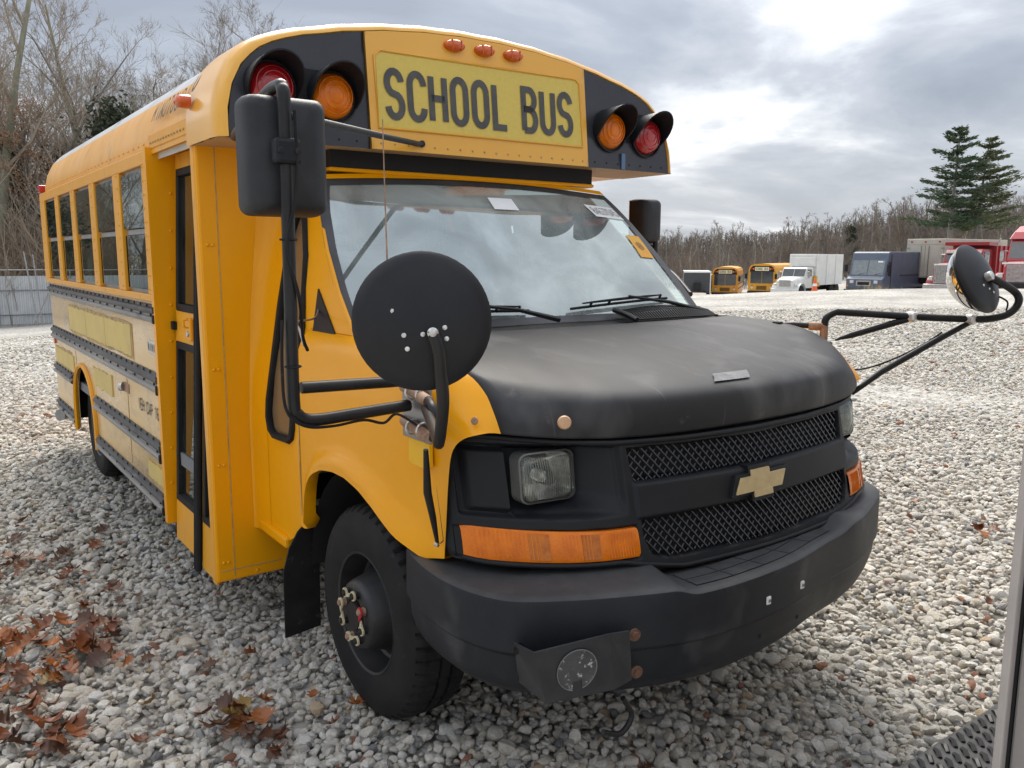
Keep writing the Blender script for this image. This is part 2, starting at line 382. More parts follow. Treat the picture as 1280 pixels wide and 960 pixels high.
def ribbon(mb, pl, w, fn, mi=0):
    P = [Vector((a, b)) for a, b in pl]; Q = [P[0]]
    for q in P[1:]:
        if (q - Q[-1]).length > 1e-4: Q.append(q)
    L, R = [], []
    for i, q in enumerate(Q):
        t0 = (q - Q[i - 1]).normalized() if i else (Q[1] - Q[0]).normalized()
        t1 = (Q[i + 1] - q).normalized() if i < len(Q) - 1 else t0
        n0 = Vector((-t0.y, t0.x)); n1 = Vector((-t1.y, t1.x)); nn = (n0 + n1)
        nn = nn.normalized() if nn.length > 1e-3 else n0
        k = min(1 / max(nn.dot(n0), .35), 2.2)
        L.append(fn(*(q + nn * w * .5 * k))); R.append(fn(*(q - nn * w * .5 * k)))
    mb.grid([L, R], mi)
def glyph(mb, ch, w, lw, lh, fn, mi=0):
    for pl in GL[ch]: ribbon(mb, [(a * lw, b * lh / 2) for a, b in pl], w, fn, mi)
def text_mesh(mb, txt, org, xd, yd, lw, lh, pitch_, w=.22, mi=0, wrap=None):
    """letters lw wide, lh tall, w = stroke width, all in metres"""
    org, xd, yd = Vector(org), Vector(xd), Vector(yd); x = 0
    for ch in txt:
        if ch != ' ':
            glyph(mb, ch, w, lw, lh, lambda a, b, x=x: org + xd * (x + a) + yd * b, mi)
        x += pitch_
    return x

# ================================================================== SCHOOL BUS
# bus frame: X towards the bus's left side, Y rearwards, Z up, origin under the front axle
bus = empty('school_bus')
tag(bus, 'yellow school bus with matte black bonnet and bumper parked on the gravel in front', 'school bus')
W = 1.15                       # half width of the body
ROOF = [(1.15, 2.03), (1.147, 2.10), (1.125, 2.19), (1.085, 2.27), (1.01, 2.345), (.905, 2.395), (.75, 2.437), (.57, 2.475), (.38, 2.502), (.19, 2.518), (0, 2.523)]
ARCH = [(-x, z) for x, z in ROOF] + [(x, z) for x, z in ROOF[-2::-1]]
def rivets(name, pts, nrm, r, mat, parent):
    mb = MB()
    for q in pts:
        M = Matrix.Translation(q) @ look(nrm)
        mb.lathe([(r, 0), (r * .85, r * .45), (r * .4, r * .65), (0, r * .7)], 6, M)
    return tag(mb.build(name, mat, parent, smooth=60, merge=False), kind='stuff')

# ---- roof
mb = MB()
ys = [.98, 1.6, 2.4, 3.2, 4.0, 4.8, 5.02, 5.10, 5.17, 5.21, 5.225]
sc_ = [1, 1, 1, 1, 1, 1, 1, .995, .975, .93, .86]
fine = []
for i in range(len(ARCH) - 1):
    (a, b), (c, d) = ARCH[i], ARCH[i + 1]
    fine += [(a, b), ((a + c) / 2, (b + d) / 2 + (.004 if abs(a) < 1.1 else 0))]
fine.append(ARCH[-1])
P = [[(x * s if abs(x) > 0 else 0, y, 2.03 + (z - 2.03) * s) for x, z in fine] for y, s in zip(ys, sc_)]
for i in range(len(P) - 1):
    for j in range(len(fine) - 1):
        mb.quad(P[i][j], P[i][j + 1], P[i + 1][j + 1], P[i + 1][j], 1 if (fine[j][1] + fine[j + 1][1]) / 2 > 2.262 else 0)
mb.add(P[-1], [tuple(range(len(fine)))], 0)
roof = mb.build('roof', [YELF, ROOFW], bus, smooth=35)
for yy in (1.62, 2.82, 4.02):                 # roof bows: seam strips
    MB().grid([[(x * 1.0, yy + o, 2.03 + (z - 2.03) * 1.004 + .001) for x, z in fine if z > 2.28] for o in (-.02, .02)]).build('roof_seam', ROOFW, roof, smooth=40)
MB().tube([(-W - .012, 1.68, 2.035), (-W - .012, 5.1, 2.035)], .012, 6).build('drip_rail', YELF, bus, smooth=50)
rivets('rivet_row', [Vector((-1.149, 1.75 + .11 * i, 2.085)) for i in range(30)], (-1, 0, .15), .006, YELF, roof)

# ---- right side wall (the side towards the lens), windows and rub rails
WIN = [(1.72, 2.225)] + [(2.305 + .684 * i + .075, 2.305 + .684 * (i + 1) - .07) for i in range(4)]
ZS, ZT = 1.395, 1.99
def side_wall(sx, name, mats):
    mb = MB(); X = sx * W
    ar0, ar1 = 3.50, 4.30
    # lower wall with rear wheel arch
    n = 16
    archp = [(3.90 - .40 * cos(pi * i / n), .42 + .40 * sin(pi * i / n) ** .8) for i in range(n + 1)]
    s0 = 1.62 if sx < 0 else 2.12
    low = [(s0, .31), (ar0, .31)] + archp + [(ar1, .31), (5.2, .31), (5.2, 1.36), (s0, 1.36)]
    mb.plate(low, lambda y, z: (X, y, z), lambda y, z: (X - sx * .02, y, z))
    return mb.build(name, mats, bus)
wall = side_wall(-1, 'side_panel', SIDE)
wall_l = side_wall(1, 'side_panel', SIDE)
# arch lip and dark well
lip = [(-W - .006, 3.90 - .40 * cos(pi * i / 20), .42 + .40 * sin(pi * i / 20) ** .8) for i in range(21)]
lip = [(-W - .006, 3.50, .30)] + lip + [(-W - .006, 4.30, .30)]
MB().tube(lip, .017, 6).build('arch_lip', YEL, wall, smooth=50)
for s_ in (-1, 1): MB().box(min(s_ * .45, s_ * .48), max(s_ * .45, s_ * .48), 3.36, 4.52, .35, .95).box(min(s_ * .481, s_ * 1.12), max(s_ * .481, s_ * 1.12), 3.36, 4.52, .90, .949).box(min(s_ * .481, s_ * 1.12), max(s_ * .481, s_ * 1.12), 3.36, 3.39, .35, .899).box(min(s_ * .481, s_ * 1.12), max(s_ * .481, s_ * 1.12), 4.49, 4.52, .35, .899).build('wheel_well', DARK, bus)
for sx in (-1, 1):
    up = MB(); X = sx * W
    WL = WIN if sx < 0 else WIN[1:]; s0 = 1.62 if sx < 0 else 2.12
    edges = [s0] + [q for w_ in WL for q in w_] + [5.2]
    for i in range(0, len(edges), 2):
        up.box(X - .025, X + .025, edges[i], edges[i + 1], ZS + .001, ZT - .001)
    up.box(X - .0248, X + .0248, s0, 5.2, 1.361, ZS); up.box(X - .0248, X + .0248, s0, 5.2, ZT, 2.05)
    up.build('window_wall', YELF, bus, bevel=.004, seg=1)
    for k, (a, b) in enumerate(WL):
        f = MB()
        xo, xi = X - sx * .002, X - sx * .03
        x0, x1 = min(xo, xi), max(xo, xi)
        t = .02
        for (y0, y1, z0, z1) in ((a, a + t, ZS, ZT), (b - t, b, ZS, ZT), (a + t, b - t, ZS, ZS + t), (a + t, b - t, ZT - t, ZT)):
            f.box(x0, x1, y0, y1, z0, z1)
        fr = f.build('window', ALU, bus)
        MB().box(x0 - .004, x1 - .004, a + t, b - t, 1.675, 1.708).build('sash_bar', ALU, fr, bevel=.004, seg=1)
        MB().box(X - .012, X - .009, a + t, b - t, ZS + t, 1.675).build('lower_pane', PANE, fr)
        MB().box(X - .018, X - .015, a + t, b - t, 1.708, ZT - t).build('upper_pane', PANE, fr)
        if sx < 0:
            MB().box(X - .014, X - .011 + .0035 * 0, a + t, b - t, ZT - .085, ZT - t).build('grey_strip', STRIPM, fr)
            MB().box(X - .012, X + .02, b - .055, b - .03, ZS + t, 1.675).build('sash_stile', DARK, fr)
rivets('rivet_row', [Vector((-W - .026, c, 1.42 + .062 * i)) for c in (1.645, 1.695, 2.265, 2.98, 3.66, 4.345, 5.03) for i in range(10)], (-1, 0, 0), .006, YELF, bus)
# rub rails: ribbed pressings
def rail(y0, y1, z0, z1, name='rub_rail'):
    h = z1 - z0
    prof = [(0, 0), (.012, .04), (.022, .10), (.026, .22), (.022, .34), (.010, .40), (.010, .50), (.020, .56), (.024, .68), (.018, .80), (.006, .86), (.005, 1.0), (0, 1.0)]
    mb = MB()
    for i in range(len(prof) - 1):
        (a, b), (c, d) = prof[i], prof[i + 1]
        mb.quad((-W - a, y0, z0 + b * h), (-W - a, y1, z0 + b * h), (-W - c, y1, z0 + d * h), (-W - c, y0, z0 + d * h), 1 if 0.0 < (b + d) / 2 < .47 else 0)
    for y in (y0, y1): mb.add([(-W - a, y, z0 + b * h) for a, b in prof], [tuple(range(len(prof)))], 0)
    r = mb.build(name, [RAILM, RAILG], bus, smooth=25)
    bp = [Vector((-W - .006, y, z0 + h * .94)) for y in np.arange(y0 + .06, y1 - .03, .135)] + [Vector((-W - .012, y, z0 + h * .45)) for y in np.arange(y0 + .1, y1 - .03, .21)]
    rivets('rail_bolts', bp, (-1, 0, 0), .009, BLKM, r)
    if y0 < 2: MB().box(-W - .034, -W, y0 - .028, y0 - .001, z0 + h * .05, z0 + h * .52).box(-W - .03, -W, y0 - .026, y0 - .001, z0 + h * .56, z0 + h * .95).build('rail_end_cap', RUB, r, bevel=.006)
rail(1.66, 5.19, 1.255, 1.345); rail(1.68, 5.19, .912, 1.015)
rail(1.70, 3.47, .575, .672); rail(4.33, 5.19, .63, .715); rail(1.70, 3.47, .315, .405); rail(4.33, 5.19, .335, .42)
# seams and paint patches, badge, handle, side lettering
def side_plate(name, y0, y1, z0, z1, mat, t=.004, par=None, jag=0):
    n = 14; r = random.Random(int(y0 * 1000))
    poly = [(y0 + (y1 - y0) * i / n, z0 + r.uniform(-jag, jag)) for i in range(n + 1)] + [(y1 + r.uniform(-jag, jag), z0 + (z1 - z0) * .5)] + \
           [(y1 - (y1 - y0) * i / n, z1 + r.uniform(-jag, jag)) for i in range(n + 1)]
    return MB().plate(poly, lambda y, z: (-W - t, y, z), lambda y, z: (-W, y, z)).build(name, mat, par or wall)
GRIME = pmat('grime', (.22, .16, .09), (.50, .34, .13), rough=.6, scale=14, lo=.3, hi=.6)
side_plate('patch_border', 2.25, 4.34, 1.03, 1.225, GRIME, .003, jag=.008)
for a, b in ((2.28, 2.98), (2.99, 3.62), (3.63, 4.30)): side_plate('paint_patch', a, b, 1.045 + (b - 3) * .0, 1.21, PATCH, .006, jag=.004)
side_plate('patch_border', 4.335, 5.13, .715, .865, GRIME, .003, jag=.008); side_plate('paint_patch', 4.26, 5.10, .73, .85, PATCH, .006, jag=.004)
side_plate('paint_patch', 2.88, 3.48, .74, .862, PATCH, .006, jag=.008); side_plate('paint_patch', 1.72, 2.05, .44, .53, PATCH, .006, jag=.005)
for y in (2.47, 4.16):
    MB().box(-W - .002, -W, y - .003, y + .003, .42, .9).build('panel_seam', GRIME, wall)
badge = MB().box(-W - .006, -W, 1.725, 1.90, 1.10, 1.165).build('badge_plate', ZINC, wall, bevel=.002, seg=1)
mb = MB(); text_mesh(mb, 'MINI', (-W - .007, 1.885, 1.115), (0, -1, 0), (0, 0, 1), .022, .036, .038, .008); mb.build('badge_letters', LETT, badge)
MB().box(-W - .003, -W, 2.42, 2.56, .822, .872).build('handle_plate', RUST, wall)
M_ = Matrix.Translation((-W - .01, 2.56, .845)) @ look((-.55, .6, -.1))
MB().lathe([(.026, -.01), (.025, .012), (.019, .018), (.006, .014), (0, .013)], 16, M_).build('fuel_flap', ZINC, wall, smooth=50)
for wd, y_ in (('VEH', 2.20), ('CAP', 2.024), ('16', 1.848)):
    mb = MB(); text_mesh(mb, wd, (-W - .003, y_, .775), (0, -1, 0), (0, 0, 1), .03, .058, .044, .009); mb.build('capacity_lettering', LETT2, wall)
MB().box(-W - .012, -W, 5.10, 5.16, .87, .92).build('side_marker', AMBERD, bus, bevel=.004)
MB().box(-W - .018, -W, 1.685, 1.76, 2.02, 2.065).build('drip_corner', YELF, bus, bevel=.006)

# ---- rear wall, floor, inside
MB().box(-W + .003, W - .003, 5.18, 5.205, .33, 2.06).build('rear_wall', YELF, bus)
MB().box(-W + .03, W - .03, 1.0, 5.17, .60, .66).build('floor', DASH, bus)
MB().box(-1.0, 1.0, 1.2, 5.1, .42, .60).box(-.45, -.30, -.3, 5.0, .36, .5).box(.30, .45, -.3, 5.0, .36, .5).box(-.3, .3, -.45, .6, .35, .75).build('chassis', DARK, bus)
for y_, r_ in ((0., .05), (3.98, .07)): MB().tube([(-.72, y_, .371), (.72, y_, .371)], r_, 8).build('axle', DARK, bus, smooth=50)
ins = [(x * .975, 2.03 + (z - 2.03) * .93) for x, z in ARCH]
MB().grid([[(x, y, z - .02) for x, z in ins] for y in (.99, 5.1)]).build('headliner', INT, bus, smooth=40)
MB().tube([(-.85, 5.1, .34), (-1.0, 5.0, .335), (-1.20, 4.82, .33)], .045, 14).build('exhaust_pipe', GREY, bus, smooth=50)
MB().box(-W - .03, -W + .06, 5.16, 5.24, 2.06, 2.12).build('rear_marker', REDL, bus, bevel=.008)

# ---- entrance door: leans inwards at the top, jamb behind it
def dx_(z): return -1.148 + (z - .2) * .052
def doorplate(mb, y0, y1, z0, z1, off, t, mi=0):
    mb.plate([(y0, z0), (y1, z0), (y1, z1), (y0, z1)], lambda y, z: (dx_(z) - off, y, z), lambda y, z: (dx_(z) - off + t, y, z), mi)
MB().quad((-W - .027, 1.612, .30), (dx_(.25) + .03, 1.612, .30), (dx_(2.06) + .03, 1.612, 2.06), (-W - .027, 1.612, 2.06)).quad((-W - .027, 1.612, .30), (-W - .027, 1.612, 2.06), (-W - .027, 1.66, 2.06), (-W - .027, 1.66, .30)).build('door_jamb', YEL, bus)
rivets('rivet_row', [Vector((dx_(z) - .015, 1.611, z)) for z in np.arange(.5, 2.0, .17)], (0, -1, 0), .007, YEL, bus)
for (y0, y1, nm) in ((1.215, 1.585, 'door_leaf'), (.985, 1.155, 'door_leaf')):
    mb = MB(); e = .045
    z0 = .235 if y0 > 1.2 else .215
    for (a, b, c, d) in ((y0, y1, z0, .43), (y0, y1, 1.185, 1.325), (y0, y1, 1.965, 2.03)):
        doorplate(mb, a, b, c, d, 0, .03)
    doorplate(mb, y0, y0 + e * .5, .43, 1.965, 0, .03); doorplate(mb, y1 - e * .5, y1, .43, 1.965, 0, .03)
    leaf = mb.build(nm, YELF, bus)
    for (c, d) in ((.43, 1.185), (1.325, 1.965)):
        g = MB(); k = .032
        for (a, b, p, q) in ((y0 + e * .5, y1 - e * .5, c, c + k), (y0 + e * .5, y1 - e * .5, d - k, d), (y0 + e * .5, y0 + e * .5 + k, c + k, d - k), (y1 - e * .5 - k, y1 - e * .5, c + k, d - k)):
            doorplate(g, a, b, p, q, .006, .03)
        gk = g.build('window_gasket', RUB, leaf, bevel=.004, seg=1)
        pn = MB(); doorplate(pn, y0 + e * .5 + k, y1 - e * .5 - k, c + k, d - k, -.012, .004); pn.build('door_pane', PANE, leaf)
    if y0 > 1.2:
        la = MB().box(dx_(1.25) - .016, dx_(1.25), 1.29, 1.345, 1.205, 1.305).build('door_latch', YEL, leaf, bevel=.005)
        MB().lathe([(.014, 0), (.013, .008), (.006, .009), (0, .005)], 14, Matrix.Translation((dx_(1.25) - .016, 1.318, 1.235)) @ look((-1, 0, 0))).build('lock_barrel', ZINC, la, smooth=40)
        MB().tube([(dx_(1.25) - .018, 1.318, 1.262), (dx_(1.25) - .034, 1.318, 1.268), (dx_(1.25) - .034, 1.318, 1.295), (dx_(1.25) - .016, 1.318, 1.30)], .005, 6).build('pull', YEL, la, smooth=50)
        MB().box(dx_(1.24) - .02, dx_(1.24), 1.565, 1.60, 1.235, 1.275).build('door_button', RUB, leaf, bevel=.004)
for yc in (1.198, 1.172):
    MB().tube([(dx_(z) - .012, yc, z) for z in (.20, 1.0, 2.03)], .015, 8).build('door_seal', RUB, bus, smooth=60)
MB().box(-1.13, -1.01, .98, 1.62, 2.035, 2.06).build('door_header', YELF, bus)
MB().box(-W - .004, -W + .012, .985, 1.64, 2.052, 2.115).build('header_strip', YELF, bus, bevel=.003, seg=1)
rivets('rivet_row', [Vector((-W - .006, 1.05 + .045 * i, 2.075)) for i in range(13)], (-1, 0, 0), .006, GRIME, bus)
MB().box(-1.0, -.5, 1.0, 1.6, .28, .32).build('door_step', DASH, bus)

# ---- front bulkhead beside the cab
PY = .93
mb = MB()
mb.box(-W, -.80, PY, PY + .02, .215, 2.02)
mb.build('front_panel', YEL, bus, bevel=.012)
MB().box(.72, W, 2.12, 2.14, .31, 2.05).build('side_bulkhead', YEL, bus)
MB().box(.70, W - .01, .985, 2.2, 2.0, 2.02).build('cap_underside', YEL, bus)
MB().box(-W, -W + .015, PY + .021, 1.0, .20, 2.06).build('corner_post', YELF, bus, bevel=.004, seg=1)
MB().box(-1.078, -1.074, PY - .002, PY, .235, 2.0).box(-1.13, -.87, PY - .0015, PY, .262, .266).build('panel_seam', GRIME, bus)
rivets('rivet_row', [Vector((x, PY - .001, z)) for x in (-1.12, -1.10) for z in (.30, .72, 1.12, 1.62)] + [Vector((-.93, PY - .001, 1.98)), Vector((-.98, PY - .001, .24))], (0, -1, 0), .008, YEL, bus)

# ---- roof cap over the windscreen
def capy(z): return .59 + .1 * (z - 2.0)
mb = MB(); rows = []
def ring(sc, y, dz=0): return [(x * (1 - (1 - sc) * 1.0), y if not callable(y) else y(z), 2.0 + (z - 2.0) * (1 - (1 - sc) * 2.1)) for x, z in capo]
capo = [(x * 1.0 + (.012 if x > 0 else -.012 if x < 0 else 0), z + .012) for x, z in fine]
capo = [(capo[0][0], 2.0)] + capo + [(capo[-1][0], 2.0)]
rows = [ring(.962, lambda z: capy(z) + .010), ring(.966, lambda z: capy(z) - .001), ring(.975, lambda z: capy(z) + .004), ring(.988, lambda z: capy(z) + .020),
        ring(.996, lambda z: capy(z) + .045), ring(1.0, lambda z: capy(z) + .085), ring(1.0, .99)]
mb.grid(rows)
mb.build('roof_cap', pmat('cap_yellow', (.80, .41, .045), (.77, .38, .04), rough=.30, scale=2.5, coat=.35, c3=(.55, .33, .08), scale3=9, lo3=.68, hi3=.9), bus, smooth=50)
CAPY = MATS['cap_yellow']
inner = [(q[0], q[2]) for q in rows[0]]
def topz(x): return float(np.interp(x, [q[0] for q in inner], [q[1] for q in inner]))
def face(name, x0, x1, mat, off, bot=1.998, n=40):
    xs = lin(x0, x1, n + 1)
    mb = MB()
    G = []
    for x in xs:
        zt = topz(x); G.append([(x, capy(bot + (zt - bot) * t) - off, bot + (zt - bot) * t) for t in lin(0, 1, 6)])
    mb.grid(G)
    for i in (0, n): mb.quad(G[i][0], G[i][-1], (xs[i], G[i][-1][1] + .03, G[i][-1][2]), (xs[i], G[i][0][1] + .03, G[i][0][2]))
    return mb.build(name, mat, bus, smooth=40)
xi = inner[0][0]
lp_r = face('lamp_panel', -abs(xi) + .001, -.562, BLKS, -.008)
lp_l = face('lamp_panel', .568, abs(xi) - .001, BLKS, -.008)
sp = face('sign_panel', -.5615, .5675, CAPY, .004)
# underside of the cap
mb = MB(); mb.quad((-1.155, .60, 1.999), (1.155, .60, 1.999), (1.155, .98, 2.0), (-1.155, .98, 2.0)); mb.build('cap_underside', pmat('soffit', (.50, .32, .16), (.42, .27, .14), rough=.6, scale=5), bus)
MB().box(-.69, .69, .70, .78, 1.93, 1.998).build('overhang_filler', DARK, bus)
# sign board: recessed retroreflective sheet with raised lip
def signz(x, top): return (2.383 + .0 * x) if top else 2.083
sb = MB()
brd = [(-.528, 2.083), (.534, 2.086), (.530, 2.372), (.505, 2.392), (0, 2.387), (-.50, 2.384), (-.528, 2.362)]
sb.plate(brd, lambda x, z: (x, capy(z) - .0065, z), lambda x, z: (x, capy(z), z))
sign = sb.build('sign_board', SIGN, sp)
MB().tube([(x, capy(z) - .0065, z) for x, z in brd], .0055, 6, closed=True).build('sign_frame', CAPY, sp, smooth=60)
SL = [('S', -.492), ('C', -.389), ('H', -.289), ('O', -.184), ('O', -.078), ('L', .028), ('B', .186), ('U', .289), ('S', .392)]
for ch, x0 in SL:
    mb = MB()
    glyph(mb, ch, .0285, .064, .178, lambda a, b: (x0 + .012 + a, capy(2.131 + b) - .0095, 2.131 + b + (x0 + .5) * .006))
    mb.build('letter', LETT, sign)
rivets('rivet_row', [Vector((-.52 + .062 * i, capy(2.022) - .004, 2.022)) for i in range(18)], (0, -1, 0), .005, GRIME, sp)
rivets('rivet_row', [Vector((s * (.62 + .075 * i), capy(2.024) + .008, 2.024)) for i in range(7) for s in (-1, 1)], (0, -1, 0), .005, DARK, bus)
for sx in (-1, 1): MB().box(sx * .80 - .012, sx * .80 + .012, capy(2.03), capy(2.03) + .009, 2.0, 2.075).build('bracket_strip', pmat('blue_strip', (.10, .16, .26), rough=.35, metal=.4), bus)
# warning lamps
def warn(x, z, lens):
    y = capy(z) + .008
    M = Matrix.Translation((x, y, z)) @ Matrix(((1, 0, 0), (0, 0, -1), (0, 1, 0))).to_4x4()      # local +Z -> -Y
    n = 32; prof_r = .102
    rowsA = [[], [], [], [], []]
    for k in range(n):
        a = 2 * pi * k / n; c, s_ = cos(a), sin(a)
        L = .022 + .125 * max(0, (s_ + .35) / 1.35) ** .8 if s_ > -.35 else .022
        fl = 1.0 + .06 * max(0, s_)
        for row, (rr, ll) in zip(rowsA, ((prof_r, 0), (prof_r * fl, L), (prof_r * fl - .006, L), (prof_r - .008, .01), (.07, .008))):
            row.append(M @ Vector((rr * c, rr * s_, ll)))
    hood = MB().grid(rowsA, closev=True).build('warning_lamp', BLK, bus, smooth=45)
    MB().lathe([(.086, .006), (.083, .02), (.07, .035), (.045, .047), (.02, .053), (0, .055)], 32, M).build('lens', lens, hood, smooth=60)
    ridge = MB()
    for rr in (.03, .05, .068): ridge.tube([M @ Vector((rr * cos(t), rr * sin(t), .0545 - 2.9 * rr * rr)) for t in lin(0, 2 * pi, 25)[:-1]], .0022, 4, closed=True)
    ridge.build('lens_ring', lens, hood, smooth=60)
warn(-.952, 2.192, REDL); warn(-.714, 2.183, AMBER); warn(.718, 2.178, AMBER); warn(.958, 2.168, REDL)
for sx in (-1, 1):
    MB().box(sx * .83 - .13, sx * .83 + .13, capy(2.18) + .003, capy(2.18) + .0085, 2.09, 2.275).build('lamp_plate', BLK, bus, bevel=.02)
def clear(x, z, name='clearance_lamp', loc=None, nrm=(0, -1, 0)):
    M = Matrix.Translation(loc or (x, capy(z) - .002, z)) @ look(nrm)
    prof = [(.0, .0), (.048, .0), (.047, .012), (.040, .026), (.026, .032), (0, .034)]
    mb = MB(); mb.lathe(prof, 20, M @ Matrix.Diagonal((1.0, .52, 1, 1)) if nrm == (0, -1, 0) else M @ Matrix.Diagonal((1, .62, 1, 1)), cap=False)
    return mb.build(name, AMBERD, bus, smooth=50)
# orient: ellipse wide along X
for x in (-.152, 0.0, .152):
    o = MB(); z = 2.449
    G = []
    for r, a in ((.05, 0), (.049, .012), (.043, .026), (.028, .033), (0.001, .035)):
        G.append([(x + r * cos(t), capy(z) - .003 - a, z + r * .5 * sin(t)) for t in lin(0, 2 * pi, 21)[:-1]])
    o.grid(G, closev=True); cl = o.build('clearance_lamp', AMBERD, bus, smooth=50)
    for k in (-1, 1): MB().box(x + k * .022 - .0015, x + k * .022 + .0015, capy(z) - .038, capy(z) - .004, z - .02, z + .02).build('lens_rib', AMBERD, cl)
# side marker near the cap corner
G = []
for r, a in ((.05, 0), (.048, .018), (.043, .036), (.03, .046), (.001, .05)):
    G.append([(-W - .008 - a, .955 + r * cos(t), 2.165 + r * .52 * sin(t)) for t in lin(0, 2 * pi, 21)[:-1]])
MB().grid(G, closev=True).build('side_marker', AMBERD, bus, smooth=50)
mb = MB(); text_mesh(mb, 'MINOTOUR', (-1.127, 1.545, 2.19), (0, -1, 0), (.42, 0, .91), .032, .075, .047, .009)
mb2 = MB()
def onroof(y, z):      # outside of the roof section at height z
    zz = [q[1] for q in ROOF]; xx = [q[0] for q in ROOF]; return -(float(np.interp(z, zz, xx)) + .019)
def rooftext(txt, y0, z0, lw, lh, pitch_, w, name, slant=.12):
    mb = MB(); x = 0
    for ch in txt:
        if ch != ' ':
            for pl in GL[ch]:
                dense = []
                P_ = [(a * lw + b * lh / 2 * slant, b * lh / 2) for a, b in pl]
                for i in range(len(P_) - 1):
                    for t in (0, .5): dense.append((P_[i][0] + (P_[i + 1][0] - P_[i][0]) * t, P_[i][1] + (P_[i + 1][1] - P_[i][1]) * t))
                dense.append(P_[-1])
                ribbon(mb, dense, w, lambda a, b, x=x: (onroof(0, z0 + b), y0 - x - a, z0 + b))
        x += pitch_
    mb.build(name, LETT2, bus)
rooftext('MINOTOUR', 1.575, 2.165, .038, .075, .063, .011, 'roof_lettering')
rooftext('70', 1.06, 2.215, .04, .115, .062, .012, 'fleet_number')

# ---- cab: bonnet, wings, fascia, bumper
def yf(x, z):
    a = abs(x); t = max(0., (a - .48) / .45)
    return -.915 + .14 * a * a + .22 * t ** 2.4 + .23 * (z - .85)
HC = [(-.864, 1.072), (-.870, 1.112), (-.864, 1.158), (-.845, 1.185), (-.79, 1.206), (-.66, 1.235), (-.48, 1.265), (-.25, 1.294), (-.04, 1.313)]
HS = [(.840, -.694, 1.107), (.841, -.676, 1.140), (.839, -.648, 1.174), (.838, -.622, 1.203), (.843, -.575, 1.238), (.852, -.53, 1.259), (.861, -.44, 1.288), (.869, -.28, 1.311), (.882, -.03, 1.318)]
def dens(L, k=4):
    P_ = smoothpts([tuple(q) if len(q) == 3 else (0, *q) for q in L], k); return P_
HCd, HSd = dens(HC), dens(HS)
G = []
for c, s_ in zip(HCd, HSd):
    row = []
    for u in lin(-1, 1, 49):
        a = abs(u); w = .42 * a ** 2 + .58 * a ** 5
        row.append((u * s_.x, c.y + (s_.y - c.y) * (.38 * a ** 2 + .62 * a ** 4.5), c.z + (s_.z - c.z) * w))
    G.append(row)
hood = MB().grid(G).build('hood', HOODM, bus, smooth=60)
hood.modifiers.new('solid', 'SOLIDIFY').thickness = .010
# bonnet button and tape
def on_grid(G, x, y):
    best = min((abs(q[0] - x) + abs(q[1] - y), q) for r in G for q in r); return Vector(best[1])
q = Vector((-.700, -.792, 1.138))
MB().lathe([(.019, 0), (.019, .004), (.016, .008), (0, .009)], 20, Matrix.Translation(q) @ look((-.45, -.85, .15))).build('hood_button', TANB, hood, smooth=40)
def hoodpt(x, v):
    i = int(v); t = v - i; i2 = min(i + 1, len(G) - 1); u = (x / HSd[i].x + 1) / 2 * 48; j = int(u); s_ = u - j
    a = Vector(G[i][j]).lerp(Vector(G[i][j + 1]), s_); b = Vector(G[i2][j]).lerp(Vector(G[i2][j + 1]), s_)
    return a.lerp(b, t) + Vector((0, -.002, .005))
tg = [[hoodpt(x + .02 * (v - 17), v) for x in lin(-.08, .085, 6)] for v in (14.6, 15.4, 16.2, 17.0)]
MB().grid(tg).build('tape_patch', SILV, hood)

